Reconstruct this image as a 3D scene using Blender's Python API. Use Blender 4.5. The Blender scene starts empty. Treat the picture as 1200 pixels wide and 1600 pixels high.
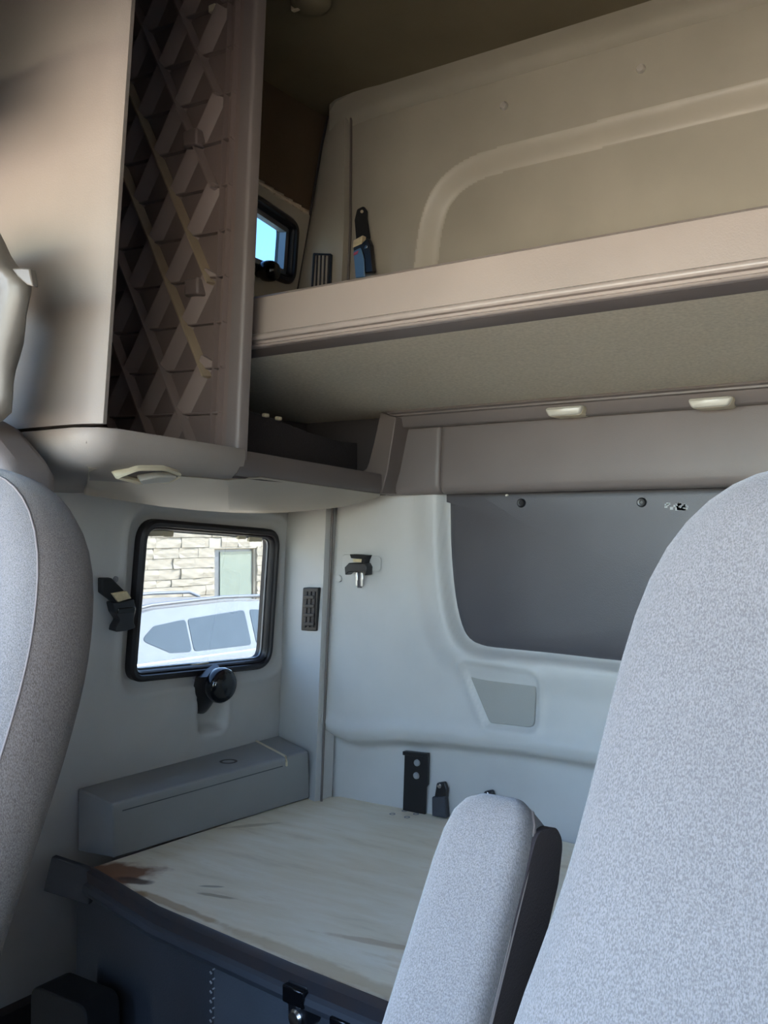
import bpy, bmesh, math, random
import numpy as np
from mathutils import Vector, Matrix

random.seed(7)
S = bpy.context.scene
COL = S.collection

# ------------------------------------------------------------------ camera
FPX, PCX, PCY = 1500.0, 600.0, 800.0
CAM = Vector((1.558, -2.002, 1.2))
YAW, PITCH = math.radians(33.7), math.atan(30 / 1500.0)
cd = bpy.data.cameras.new('camera')
cd.sensor_fit = 'VERTICAL'
cd.sensor_height = 32.0
cd.lens = 32.0 * FPX / 1600.0
cd.clip_start, cd.clip_end = 0.02, 400
cam = bpy.data.objects.new('camera', cd)
cam.location = CAM
cam.rotation_euler = (math.pi / 2 + PITCH, 0, YAW)
COL.objects.link(cam)
S.camera = cam

# ------------------------------------------------------------------ world, sun, exposure
w = bpy.data.worlds.new('sky')
S.world = w
w.use_nodes = True
nt = w.node_tree
nt.nodes.clear()
sky = nt.nodes.new('ShaderNodeTexSky')
sky.sky_type = 'NISHITA'
sky.sun_disc = False
SUN_EL, SUN_AZ = math.radians(48), Vector((0.60, 0.80, 0))     # sun stands to the right and behind
sky.sun_elevation = SUN_EL
sky.sun_rotation = math.atan2(SUN_AZ.x, SUN_AZ.y)
sky.air_density, sky.dust_density, sky.ozone_density = 1.0, 0.6, 1.5
bg = nt.nodes.new('ShaderNodeBackground')
bg.inputs['Strength'].default_value = 0.34
wo = nt.nodes.new('ShaderNodeOutputWorld')
nt.links.new(sky.outputs[0], bg.inputs[0])
nt.links.new(bg.outputs[0], wo.inputs[0])
sl = bpy.data.lights.new('sun', 'SUN')
sl.energy = 5.0
sl.angle = math.radians(0.6)
sl.color = (1.0, 0.93, 0.84)
so = bpy.data.objects.new('sun', sl)
so.location = (20, 15, 25)
sd = Vector((SUN_AZ.x * math.cos(SUN_EL), SUN_AZ.y * math.cos(SUN_EL), math.sin(SUN_EL)))
so.rotation_euler = sd.to_track_quat('Z', 'Y').to_euler()
COL.objects.link(so)
S.view_settings.view_transform = 'Standard'
S.view_settings.look = 'None'
S.view_settings.gamma = 1.0
S.view_settings.use_curve_mapping = False
S.view_settings.exposure = 3.25
S.cycles.max_bounces = 14
S.cycles.diffuse_bounces = 8
S.cycles.transparent_max_bounces = 12
S.cycles.caustics_reflective = False
S.cycles.caustics_refractive = False

# ------------------------------------------------------------------ from photo pixels to places
RGT = Vector((math.cos(YAW), math.sin(YAW), 0))
FWD = Vector((-math.sin(YAW) * math.cos(PITCH), math.cos(YAW) * math.cos(PITCH), math.sin(PITCH)))
UPV = RGT.cross(FWD)

def ray(px, py):
    return FWD + RGT * ((px - PCX) / FPX) + UPV * ((PCY - py) / FPX)

def onP(px, py, p0, n):
    d = ray(px, py)
    return CAM + d * ((Vector(p0) - CAM).dot(Vector(n)) / d.dot(Vector(n)))

def onX(px, py, x): return onP(px, py, (x, 0, 0), (1, 0, 0))
def onY(px, py, y): return onP(px, py, (0, y, 0), (0, 1, 0))
def onZ(px, py, z): return onP(px, py, (0, 0, z), (0, 0, 1))
LX0, LZ0, LEAN = -0.17, 0.62, 0.13                      # the side wall leans in towards the top
def XL(z): return LX0 + LEAN * (z - LZ0)
LN = Vector((1, 0, -LEAN)).normalized()
def onL(px, py, off=0.0): return onP(px, py, Vector((LX0, 0, LZ0)) + LN * off, LN)

# ------------------------------------------------------------------ materials
def lin(c):
    return tuple((v / 255 / 12.92 if v / 255 <= 0.04045 else ((v / 255 + 0.055) / 1.055) ** 2.4) for v in c) + (1.0,)

def mat(name, rgb, rough=0.6, metal=0.0, var=0.06, vscale=6.0, bump=0.0, bscale=300.0, spec=0.5, second=None):
    m = bpy.data.materials.new(name)
    m.use_nodes = True
    n, l = m.node_tree.nodes, m.node_tree.links
    b = n['Principled BSDF']
    b.inputs['Roughness'].default_value = rough
    b.inputs['Metallic'].default_value = metal
    b.inputs['Specular IOR Level'].default_value = spec
    tc = n.new('ShaderNodeTexCoord')
    nz = n.new('ShaderNodeTexNoise')
    nz.inputs['Scale'].default_value = vscale
    nz.inputs['Detail'].default_value = 5
    l.new(tc.outputs['Object'], nz.inputs['Vector'])
    rp = n.new('ShaderNodeValToRGB')
    c = lin(rgb)
    c2 = lin(second) if second else tuple(min(1, v * (1 + var)) for v in c[:3]) + (1,)
    c1 = c if second else tuple(v * (1 - var) for v in c[:3]) + (1,)
    rp.color_ramp.elements[0].position, rp.color_ramp.elements[1].position = 0.3, 0.7
    rp.color_ramp.elements[0].color, rp.color_ramp.elements[1].color = c1, c2
    l.new(nz.outputs['Fac'], rp.inputs[0])
    l.new(rp.outputs[0], b.inputs['Base Color'])
    if bump > 0:
        bz = n.new('ShaderNodeTexNoise')
        bz.inputs['Scale'].default_value = bscale
        bz.inputs['Detail'].default_value = 3
        l.new(tc.outputs['Object'], bz.inputs['Vector'])
        bp = n.new('ShaderNodeBump')
        bp.inputs['Strength'].default_value = bump
        bp.inputs['Distance'].default_value = 0.002
        l.new(bz.outputs['Fac'], bp.inputs['Height'])
        l.new(bp.outputs[0], b.inputs['Normal'])
    return m

def tweed(name, rgb_a, rgb_b):
    """woven seat cloth: fine speckle of two yarns plus a ribbed weave relief"""
    m = bpy.data.materials.new(name)
    m.use_nodes = True
    n, l = m.node_tree.nodes, m.node_tree.links
    b = n['Principled BSDF']
    b.inputs['Roughness'].default_value = 0.95
    b.inputs['Specular IOR Level'].default_value = 0.15
    b.inputs['Sheen Weight'].default_value = 0.25
    b.inputs['Sheen Roughness'].default_value = 0.5
    tc = n.new('ShaderNodeTexCoord')
    mp = n.new('ShaderNodeMapping')
    mp.inputs['Scale'].default_value = (1.0, 1.0, 0.45)
    l.new(tc.outputs['Object'], mp.inputs['Vector'])
    a = n.new('ShaderNodeTexNoise'); a.inputs['Scale'].default_value = 1050; a.inputs['Detail'].default_value = 2
    v = n.new('ShaderNodeTexNoise'); v.inputs['Scale'].default_value = 9; v.inputs['Detail'].default_value = 6
    l.new(mp.outputs[0], a.inputs['Vector']); l.new(tc.outputs['Object'], v.inputs['Vector'])
    rp = n.new('ShaderNodeValToRGB')
    rp.color_ramp.elements[0].position, rp.color_ramp.elements[1].position = 0.36, 0.64
    rp.color_ramp.elements[0].color, rp.color_ramp.elements[1].color = lin(rgb_a), lin(rgb_b)
    l.new(a.outputs['Fac'], rp.inputs[0])
    mx = n.new('ShaderNodeMix'); mx.data_type = 'RGBA'; mx.blend_type = 'MULTIPLY'
    mx.inputs['Factor'].default_value = 0.25
    rp2 = n.new('ShaderNodeValToRGB')
    rp2.color_ramp.elements[0].position, rp2.color_ramp.elements[1].position = 0.35, 0.65
    rp2.color_ramp.elements[0].color, rp2.color_ramp.elements[1].color = (0.72, 0.70, 0.70, 1), (1, 1, 1, 1)
    l.new(v.outputs['Fac'], rp2.inputs[0])
    l.new(rp.outputs[0], mx.inputs['A']); l.new(rp2.outputs[0], mx.inputs['B'])
    l.new(mx.outputs['Result'], b.inputs['Base Color'])
    bp = n.new('ShaderNodeBump'); bp.inputs['Strength'].default_value = 0.5; bp.inputs['Distance'].default_value = 0.0012
    l.new(a.outputs['Fac'], bp.inputs['Height']); l.new(bp.outputs[0], b.inputs['Normal'])
    return m

def glass(name, tint):
    m = bpy.data.materials.new(name)
    m.use_nodes = True
    n, l = m.node_tree.nodes, m.node_tree.links
    n.remove(n['Principled BSDF'])
    t = n.new('ShaderNodeBsdfTransparent'); t.inputs[0].default_value = tint + (1,)
    g = n.new('ShaderNodeBsdfGlossy'); g.inputs['Roughness'].default_value = 0.02
    f = n.new('ShaderNodeFresnel'); f.inputs['IOR'].default_value = 1.45
    ms = n.new('ShaderNodeMixShader')
    gm = n.new('ShaderNodeNewGeometry'); iv = n.new('ShaderNodeMath'); iv.operation = 'SUBTRACT'; iv.inputs[0].default_value = 1.0
    mu = n.new('ShaderNodeMath'); mu.operation = 'MULTIPLY'
    l.new(gm.outputs['Backfacing'], iv.inputs[1]); l.new(iv.outputs[0], mu.inputs[0]); l.new(f.outputs[0], mu.inputs[1])
    l.new(mu.outputs[0], ms.inputs[0]); l.new(t.outputs[0], ms.inputs[1]); l.new(g.outputs[0], ms.inputs[2])
    l.new(ms.outputs[0], n['Material Output'].inputs[0])
    return m

def plywood():
    """pale bare plywood with long grain, scuffs, and a rust stain soaked into the front corner"""
    m = mat('pale_plywood', (216, 208, 192), 0.75)
    n, l = m.node_tree.nodes, m.node_tree.links
    b = n['Principled BSDF']
    geo = n.new('ShaderNodeNewGeometry')
    mp = n.new('ShaderNodeMapping'); mp.inputs['Scale'].default_value = (2.0, 9.0, 1.0)
    mp.inputs['Rotation'].default_value = (0, 0, math.radians(-6))
    l.new(geo.outputs['Position'], mp.inputs['Vector'])
    g = n.new('ShaderNodeTexNoise'); g.inputs['Scale'].default_value = 2.2; g.inputs['Detail'].default_value = 8; g.inputs['Roughness'].default_value = 0.62
    l.new(mp.outputs[0], g.inputs['Vector'])
    rp = n.new('ShaderNodeValToRGB')
    e = rp.color_ramp.elements
    e[0].position, e[0].color = 0.22, lin((204, 191, 168))
    e[1].position, e[1].color = 0.42, lin((230, 219, 196))
    x = e.new(0.62); x.color = lin((238, 230, 212))
    x = e.new(0.80); x.color = lin((210, 192, 158))
    l.new(g.outputs['Fac'], rp.inputs[0])
    def spot(cx, cy, rx, ry, rot, col, amt, prev, wob=0.5):
        mm = n.new('ShaderNodeMapping'); mm.vector_type = 'TEXTURE'
        mm.inputs['Location'].default_value = (cx, cy, 0.5)
        mm.inputs['Rotation'].default_value = (0, 0, rot)
        mm.inputs['Scale'].default_value = (rx, ry, 10)
        l.new(geo.outputs['Position'], mm.inputs['Vector'])
        ln = n.new('ShaderNodeVectorMath'); ln.operation = 'LENGTH'
        l.new(mm.outputs[0], ln.inputs[0])
        wn = n.new('ShaderNodeTexNoise'); wn.inputs['Scale'].default_value = 22; wn.inputs['Detail'].default_value = 4
        l.new(geo.outputs['Position'], wn.inputs['Vector'])
        ma = n.new('ShaderNodeMath'); ma.operation = 'MULTIPLY_ADD'
        l.new(wn.outputs['Fac'], ma.inputs[0]); ma.inputs[1].default_value = wob * 2; l.new(ln.outputs['Value'], ma.inputs[2])
        r2 = n.new('ShaderNodeMapRange')
        r2.inputs['From Min'].default_value, r2.inputs['From Max'].default_value = 1.0 + wob, 0.62 + wob
        r2.inputs['To Min'].default_value, r2.inputs['To Max'].default_value = 0, amt
        l.new(ma.outputs[0], r2.inputs['Value'])
        mx = n.new('ShaderNodeMix'); mx.data_type = 'RGBA'
        l.new(r2.outputs[0], mx.inputs['Factor']); l.new(prev, mx.inputs['A'])
        mx.inputs['B'].default_value = lin(col)
        return mx.outputs['Result']
    o = rp.outputs[0]
    for (px, py, rx, ry, rot, col, amt) in STAINS:
        p = onZ(px, py, 0.5)
        o = spot(p.x, p.y, rx, ry, rot, col, amt, o)
    l.new(o, b.inputs['Base Color'])
    return m

EANG = math.atan2(*((onZ(612, 1568, 0.5) - onZ(376, 1471, 0.5)).yx))
STAINS = [(176, 1362, 0.12, 0.06, 0.5, (122, 72, 36), 0.92), (205, 1376, 0.05, 0.02, 0.3, (70, 44, 28), 0.9),
          (172, 1380, 0.07, 0.03, EANG, (120, 74, 44), 0.8), (212, 1398, 0.028, 0.02, 0.0, (140, 96, 66), 0.8),
          (275, 1416, 0.16, 0.014, EANG, (168, 138, 96), 0.7), (600, 1475, 0.16, 0.012, EANG + 0.3, (172, 140, 98), 0.5),
          (500, 1508, 0.30, 0.022, EANG, (190, 165, 125), 0.6), (340, 1400, 0.05, 0.008, 0.2, (140, 120, 92), 0.6),
          (330, 1385, 0.03, 0.006, 0.5, (120, 110, 96), 0.6), (390, 1290, 0.08, 0.012, 0.9, (165, 148, 122), 0.5)]

M = dict(
    trim=mat('taupe_trim_plastic', (137, 127, 121), 0.55, bump=0.15, bscale=500),
    upper=mat('beige_upper_trim', (160, 153, 139), 0.55, bump=0.15, bscale=500),
    lower=mat('grey_lower_trim', (182, 180, 177), 0.5, bump=0.15, bscale=500),
    ledge=mat('grey_ledge_plastic', (134, 135, 136), 0.5, bump=0.15, bscale=500),
    band=mat('pale_smooth_band', (176, 169, 155), 0.45),
    fabric=mat('dark_brown_headliner', (88, 74, 60), 0.95, bump=0.4, bscale=700, spec=0.1),
    olive=mat('olive_headliner', (112, 104, 86), 0.95, bump=0.4, bscale=700, spec=0.1),
    bunk=mat('taupe_bunk_vinyl', (146, 134, 128), 0.28, bump=0.12, bscale=400),
    felt=mat('grey_felt_underside', (196, 187, 170), 0.95, var=0.12, vscale=160, bump=0.5, bscale=900, spec=0.1),
    header=mat('taupe_vinyl_header', (104, 95, 92), 0.5, bump=0.15, bscale=500),
    lip=mat('brown_shelf_plastic', (92, 82, 78), 0.5, bump=0.15, bscale=500),
    belly=mat('beige_belly_lit', (172, 160, 143), 0.5, bump=0.15, bscale=500),  # paler than the trim, standing in for warm light from below
    cover=mat('charcoal_vinyl_cover', (72, 69, 73), 0.42, bump=0.2, bscale=500),
    speaker=mat('grey_speaker_cloth', (150, 148, 143), 0.8, bump=0.4, bscale=900),
    dark=mat('dark_interior_plastic', (48, 42, 42), 0.6, bump=0.15),
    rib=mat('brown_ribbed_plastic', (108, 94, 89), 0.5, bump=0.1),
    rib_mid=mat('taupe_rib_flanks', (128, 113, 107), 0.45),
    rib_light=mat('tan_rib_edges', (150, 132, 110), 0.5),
    black=mat('black_plastic', (22, 21, 24), 0.35),
    gloss=mat('black_glossy_plastic', (14, 14, 17), 0.16),
    rubber=mat('black_rubber', (26, 22, 25), 0.45),
    belt=mat('black_webbing', (20, 19, 21), 0.85, bump=0.5, bscale=600),
    steel=mat('brushed_steel', (190, 190, 192), 0.22, 1.0),
    cream=mat('cream_plastic', (196, 184, 158), 0.4),
    label=mat('tan_paper_label', (206, 188, 150), 0.7, var=0.15, vscale=120),
    lens=mat('ivory_lamp_lens', (176, 170, 160), 0.3),
    carpet=mat('charcoal_bulkhead_vinyl', (56, 58, 64), 0.75, bump=0.4, bscale=300, var=0.12),
    carpet2=mat('slate_bulkhead_vinyl', (78, 82, 88), 0.7, bump=0.3, bscale=300, var=0.12),
    floor=mat('black_rubber_floor', (20, 19, 21), 0.8, bump=0.3),
    edge=mat('dark_edge_moulding', (62, 64, 70), 0.4),
    rust=mat('rusty_steel_angle', (50, 49, 54), 0.5, second=(62, 52, 50), vscale=18),
    stitch=mat('pale_thread', (168, 170, 172), 0.8),
    curtain=mat('grey_vinyl_curtain', (90, 84, 78), 0.45, bump=0.3, bscale=40),
    tweed=tweed('grey_tweed_seat_cloth', (101, 97, 97), (127, 122, 122)),
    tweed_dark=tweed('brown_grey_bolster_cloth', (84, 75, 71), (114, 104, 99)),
    seam=mat('seat_seam_thread', (120, 110, 108), 0.9),
    ply=None,
    glass2=glass('blue_tinted_window_glass', (0.26, 0.33, 0.38)),
    glass=glass('tinted_window_glass', (0.44, 0.46, 0.47)),
    carpaint=mat('white_car_paint', (118, 121, 125), 0.25),
    carglass=mat('dark_car_glass', (58, 66, 70), 0.08),
    stone=mat('pale_split_stone', (146, 138, 124), 0.9, var=0.18, vscale=3, bump=0.8, bscale=30),
    stucco=mat('pale_stucco', (156, 149, 136), 0.9, bump=0.4, bscale=60),
    doorglass=mat('greenish_door_glass', (116, 126, 116), 0.12),
    alu=mat('grey_aluminium', (110, 112, 116), 0.4, 0.6),
    asphalt=mat('sunlit_concrete', (204, 188, 162), 0.95, var=0.1, vscale=0.8),
    tyre=mat('tyre_rubber', (30, 30, 31), 0.8),
)
M['ply'] = plywood()

# ------------------------------------------------------------------ building helpers
def _link(name, me, material, parent, loc):
    o = bpy.data.objects.new(name, me)
    if material: me.materials.append(material)
    if parent is not None:
        o.parent = parent
    o.location = loc
    COL.objects.link(o)
    return o

def base_of(p):
    v = Vector((0, 0, 0))
    while p is not None:
        v += p.location
        p = p.parent
    return v

def thing(name, label, cat, loc, group=None):
    o = bpy.data.objects.new(name, None)
    o.empty_display_size = 0.05
    o.location = loc
    COL.objects.link(o)
    tag(o, label, cat, group)
    return o

def tag(o, label=None, cat=None, group=None):
    if label: o['label'] = label
    if cat: o['category'] = cat
    if group: o['group'] = group
    return o

def mesh(name, bm, material, parent=None, bevel=0.0, seg=2, smooth=35, subsurf=0, label=None):
    """link a bmesh whose vertices are in world coordinates"""
    bmesh.ops.recalc_face_normals(bm, faces=bm.faces)
    if parent is None:
        xs = [v.co for v in bm.verts]
        org = Vector((sum(v.x for v in xs), sum(v.y for v in xs), sum(v.z for v in xs))) / max(1, len(xs))
        loc = org
    else:
        org, loc = base_of(parent), Vector((0, 0, 0))
    bmesh.ops.translate(bm, verts=bm.verts, vec=-org)
    me = bpy.data.meshes.new(name)
    bm.to_mesh(me)
    bm.free()
    o = _link(name, me, material, parent, loc)
    if bevel > 0:
        b = o.modifiers.new('bevel', 'BEVEL')
        b.width, b.segments, b.limit_method, b.angle_limit = bevel, seg, 'ANGLE', math.radians(40)
        b.harden_normals = False
    if subsurf:
        s = o.modifiers.new('sub', 'SUBSURF'); s.levels = s.render_levels = subsurf
    for p in me.polygons: p.use_smooth = True
    try:
        me.set_sharp_from_angle(angle=math.radians(smooth if not bevel else 60))
    except Exception:
        pass
    if label: o['label'] = label
    return o

def struct(name, bm, material, parent=None, **k):
    o = mesh(name, bm, material, parent, **k)
    if parent is None: o['kind'] = 'structure'
    return o

class Frame:
    """u, v in a surface, n out of it"""
    def __init__(s, o, u, v, n=None):
        s.o, s.u = Vector(o), Vector(u).normalized()
        v = Vector(v)
        s.n = s.u.cross(v).normalized() if n is None else Vector(n).normalized()
        s.v = s.n.cross(s.u).normalized()
    def __call__(s, a, b, c=0.0):
        return s.o + s.u * a + s.v * b + s.n * c
    def inv(s, p):
        d = Vector(p) - s.o
        return d.dot(s.u), d.dot(s.v), d.dot(s.n)

WORLD = Frame((0, 0, 0), (1, 0, 0), (0, 1, 0))
REAR = Frame((0, 0, 0), (1, 0, 0), (0, 0, 1))           # u = X, v = Z, n = -Y
SIDE = Frame((LX0 - LEAN * LZ0, 0, 0), (0, 1, 0), (LEAN, 0, 1), LN)   # u = Y, v up the leaning wall, n into the cab

def NB(): return bmesh.new()

def box(bm, c, s, fr=WORLD):
    vs = []
    for dx in (-.5, .5):
        for dy in (-.5, .5):
            for dz in (-.5, .5):
                vs.append(bm.verts.new(fr(c[0] + dx * s[0], c[1] + dy * s[1], c[2] + dz * s[2])))
    for f in ((0, 1, 3, 2), (4, 6, 7, 5), (0, 4, 5, 1), (2, 3, 7, 6), (0, 2, 6, 4), (1, 5, 7, 3)):
        bm.faces.new([vs[i] for i in f])
    return bm

def prism(bm, pts, t0, t1, fr=WORLD, top=None):
    top = top or pts
    a = [bm.verts.new(fr(p[0], p[1], t0)) for p in pts]
    b = [bm.verts.new(fr(p[0], p[1], t1)) for p in top]
    n = len(pts)
    for i in range(n):
        bm.faces.new((a[i], a[(i + 1) % n], b[(i + 1) % n], b[i]))
    bm.faces.new(a[::-1]); bm.faces.new(b)
    return bm

def ring(bm, outer, inner, prof, fr):
    """frame between two loops with equal counts; prof = list of (k, t): k 0 outer .. 1 inner, t height"""
    n = len(outer)
    loops = []
    for k, t in prof:
        loops.append([bm.verts.new(fr(o[0] * (1 - k) + i[0] * k, o[1] * (1 - k) + i[1] * k, t)) for o, i in zip(outer, inner)])
    for a, b in zip(loops, loops[1:]):
        for i in range(n):
            bm.faces.new((a[i], a[(i + 1) % n], b[(i + 1) % n], b[i]))
    return bm

def loft(bm, rings, closed=True, cap=True):
    L = [[bm.verts.new(p) for p in r] for r in rings]
    n = len(L[0])
    for a, b in zip(L, L[1:]):
        for i in range(n if closed else n - 1):
            bm.faces.new((a[i], a[(i + 1) % n], b[(i + 1) % n], b[i]))
    if cap and closed:
        bm.faces.new(L[0][::-1]); bm.faces.new(L[-1])
    return bm

def tube(bm, pts, r, n=8):
    pts = [Vector(p) for p in pts]
    rs = r if isinstance(r, (list, tuple)) else [r] * len(pts)
    t0 = (pts[1] - pts[0]).normalized()
    up = Vector((0, 0, 1)) if abs(t0.z) < 0.9 else Vector((1, 0, 0))
    rings = []
    for i, p in enumerate(pts):
        t = (pts[min(i + 1, len(pts) - 1)] - pts[max(i - 1, 0)]).normalized()
        a = t.cross(up).normalized(); b = a.cross(t)
        rings.append([p + (a * math.cos(q) + b * math.sin(q)) * rs[i] for q in (2 * math.pi * k / n for k in range(n))])
    return loft(bm, rings)

def lathe(bm, prof, fr, n=24):
    """prof = (radius, height along n of the frame)"""
    rings = [[fr(r * math.cos(q), r * math.sin(q), h) for q in (2 * math.pi * k / n for k in range(n))] for r, h in prof]
    return loft(bm, rings)

def ball(bm, fr, rx, ry, rz, n=20, m=12):
    rings = []
    for j in range(m + 1):
        a = math.pi * (0.02 + 0.96 * j / m)
        rings.append([fr(rx * math.sin(a) * math.cos(q), ry * math.sin(a) * math.sin(q), -rz * math.cos(a)) for q in (2 * math.pi * k / n for k in range(n))])
    return loft(bm, rings)

def rpoly(pts, r, n=6):
    """polygon with rounded corners; r a number or one per corner"""
    out = []
    P = [Vector((p[0], p[1])) for p in pts]
    for i, p in enumerate(P):
        rr = r[i] if isinstance(r, (list, tuple)) else r
        a, b = (P[i - 1] - p), (P[(i + 1) % len(P)] - p)
        la, lb = a.length, b.length
        a.normalize(); b.normalize()
        ang = a.angle(b)
        t = min(rr / math.tan(ang / 2), la * 0.49, lb * 0.49)
        p0, p1 = p + a * t, p + b * t
        for k in range(n + 1):
            s = k / n
            q = p0 * (1 - s) ** 2 + p * 2 * s * (1 - s) + p1 * s * s
            q = q * 0.5 + (p0 * (1 - s) + p1 * s) * 0.0 + q * 0.5
            out.append((q.x, q.y))
    return out

def inset(pts, d):
    """move a polygon's outline inwards by d (outwards when negative)"""
    P = [Vector(p) for p in pts]
    area = sum(P[i - 1].x * P[i].y - P[i].x * P[i - 1].y for i in range(len(P)))
    sg = 1 if area > 0 else -1
    out = []
    for i, p in enumerate(P):
        a, b = (p - P[i - 1]), (P[(i + 1) % len(P)] - p)
        if a.length < 1e-7: a = b
        if b.length < 1e-7: b = a
        a.normalize(); b.normalize()
        na, nb = Vector((-a.y, a.x)) * sg, Vector((-b.y, b.x)) * sg
        m = na + nb
        if m.length < 1e-6: m = na
        m.normalize()
        q = p + m * (d / max(0.5, m.dot(na)))
        out.append((q.x, q.y))
    return out

def sdf(U, V, poly):
    """signed distance to a polygon, negative inside"""
    P = np.array(poly)
    d = np.full(U.shape, 1e9); ins = np.zeros(U.shape, bool)
    for i in range(len(P)):
        a, b = P[i - 1], P[i]
        e = b - a
        L = max(e.dot(e), 1e-12)
        t = np.clip(((U - a[0]) * e[0] + (V - a[1]) * e[1]) / L, 0, 1)
        d = np.minimum(d, np.hypot(U - a[0] - t * e[0], V - a[1] - t * e[1]))
        c = ((a[1] > V) != (b[1] > V)) & (U < (b[0] - a[0]) * (V - a[1]) / (b[1] - a[1] + 1e-12) + a[0])
        ins ^= c
    return np.where(ins, -d, d)

def sstep(x, a, b):
    t = np.clip((x - a) / (b - a), 0, 1)
    return t * t * (3 - 2 * t)

def relief(name, U, V, H, fr, material, mask=None, parent=None, smooth=50):
    """a moulded panel: grid of points in a frame with relief H, squares left out where mask is true"""
    ny, nx = U.shape
    o, u, v, n = (np.array(x) for x in (fr.o, fr.u, fr.v, fr.n))
    P = o + U[..., None] * u + V[..., None] * v + H[..., None] * n
    idx = np.arange(nx * ny).reshape(ny, nx)
    q = np.stack([idx[:-1, :-1], idx[:-1, 1:], idx[1:, 1:], idx[1:, :-1]], -1).reshape(-1, 4)
    if mask is not None:
        mc = mask[:-1, :-1] | mask[:-1, 1:] | mask[1:, 1:] | mask[1:, :-1]
        q = q[~mc.reshape(-1)]
    used = np.unique(q)
    remap = np.full(nx * ny, -1); remap[used] = np.arange(len(used))
    Vv = P.reshape(-1, 3)[used]
    org = Vv.mean(0) if parent is None else np.array(base_of(parent))
    me = bpy.data.meshes.new(name)
    me.from_pydata((Vv - org).tolist(), [], remap[q].tolist())
    me.update()
    o = _link(name, me, material, parent, Vector(org) if parent is None else Vector((0, 0, 0)))
    for p in me.polygons: p.use_smooth = True
    if parent is None: o['kind'] = 'structure'
    return o

def uv(fr, p):
    a = fr.inv(p); return (a[0], a[1])

def pxR(pts, y=0.0): return [uv(REAR, onY(px, py, y)) for px, py in pts]
def pxL(pts, off=0.0): return [uv(SIDE, onL(px, py, off)) for px, py in pts]

CX = 1.08                                               # centre line of the cab
RIGHT = 2.33
def mirror(pts): return [(2 * CX - p[0], p[1]) for p in reversed(pts)]
def XS(z): return 0.0 + 0.087 * (z - 0.5)               # seam between corner pillar and rear wall

# ================================================================== SETTING
# ---- rear wall, lower moulded panel
cov_left = [(693, 766), (693, 800), (694, 860), (700, 930), (710, 978), (722, 1002), (745, 1015), (800, 1021), (880, 1029), (975, 1040)]
cov = pxR(cov_left)
for _ in range(2):
    cov = [cov[0]] + [q for a, b in zip(cov, cov[1:]) for q in ((a[0] * .75 + b[0] * .25, a[1] * .75 + b[1] * .25), (a[0] * .25 + b[0] * .75, a[1] * .25 + b[1] * .75))] + [cov[-1]]
cov_poly = cov + mirror(cov)
spk = rpoly(pxR([(720, 1033), (843, 1050), (838, 1143), (762, 1134)]), [0.02, 0.03, 0.025, 0.02])
zs = np.arange(0.40, 1.335, 0.008)
us = np.linspace(0, 1, 300)
UU, VV = np.meshgrid(us, zs)
XX = XS(VV) + UU * (RIGHT + 0.05 - XS(VV))
led = pxR([(505, 1140), (520, 1150), (545, 1160), (620, 1158), (690, 1163), (800, 1175), (930, 1196)])
ledx, ledz = [p[0] for p in led], [p[1] for p in led]
zl = np.interp(XX, ledx + [2 * CX - x for x in ledx[::-1]], ledz + ledz[::-1])
H = -0.052 * sstep(-(VV - zl), -0.008, 0.026)
H += 0.010 * np.exp(-((VV - zl - 0.03) / 0.02) ** 2)
dc = sdf(XX, VV, cov_poly)
H += 0.016 * sstep(-dc, -0.095, -0.03) * sstep(VV, zl, zl + 0.2) - 0.040 * sstep(-dc, -0.016, 0.006)
ds = sdf(XX, VV, spk)
H += 0.006 * sstep(-ds, -0.022, -0.008) - 0.012 * sstep(-ds, -0.006, 0.004)
H -= 0.02 * sstep(-(XX - XS(VV)), -0.012, 0.0)
relief('wall_rear', XX, VV, H, REAR, M['lower'])

# ---- rear wall, upper moulded panel with its long recess
rec = pxR([(642, 470), (646, 400), (656, 335), (676, 288), (720, 250), (780, 228), (1000, 172), (1200, 121)])
for _ in range(3):
    rec = [rec[0]] + [q for a, b in zip(rec, rec[1:]) for q in ((a[0] * .75 + b[0] * .25, a[1] * .75 + b[1] * .25), (a[0] * .25 + b[0] * .75, a[1] * .25 + b[1] * .75))] + [rec[-1]]
rec_poly = rec + mirror(rec)
zs = np.arange(1.40, 2.262, 0.004)
UU, VV = np.meshgrid(np.linspace(0, 1, 560), zs)
x0 = 0.095 + 0.0 * VV
XX = x0 + UU * (RIGHT + 0.05 - x0)
dr = sdf(XX, VV, rec_poly)
H = -0.032 * sstep(-dr, 0.0, 0.05)
ur = relief('wall_rear', XX, VV, H, REAR, M['upper'])
ur.data.materials.append(M['band'])
bandmask = ((-dr > 0.002) & (-dr < 0.050))[:-1, :-1].reshape(-1)
ur.data.polygons.foreach_set('material_index', bandmask.astype(np.int32))

# ---- coved trim and headliner
bm = NB()
ZC = onY(724, 103, -0.05).z
prof = [(0.0, 2.246), (0.006, 2.252), (-0.004, 2.255), (-0.012, 2.255 + (ZC - 2.255) * 0.45), (-0.028, 2.255 + (ZC - 2.255) * 0.82), (-0.050, ZC), (-0.075, ZC + 0.006), (-0.075, ZC + 0.04), (0.04, ZC + 0.04), (0.04, 2.246)]
xs = [0.055, 0.075, 0.09, 0.12, 0.18, 0.26, RIGHT + 0.05]
drop = [0.055, 0.030, 0.019, 0.008, 0.002, 0.0, 0.0]
loft(bm, [[Vector((x, y * q if y < 0 else y, z - d)) for y, z in prof] for x, d, q in zip(xs, drop, (0.1, 0.45, 0.7, 0.9, 1, 1, 1))])
struct('trim_1', bm, M['upper'], smooth=50)
bm = NB()
box(bm, ((RIGHT - 0.1) / 2, -1.45, ZC + 0.02), (RIGHT + 0.5, 3.1, 0.03))
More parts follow.
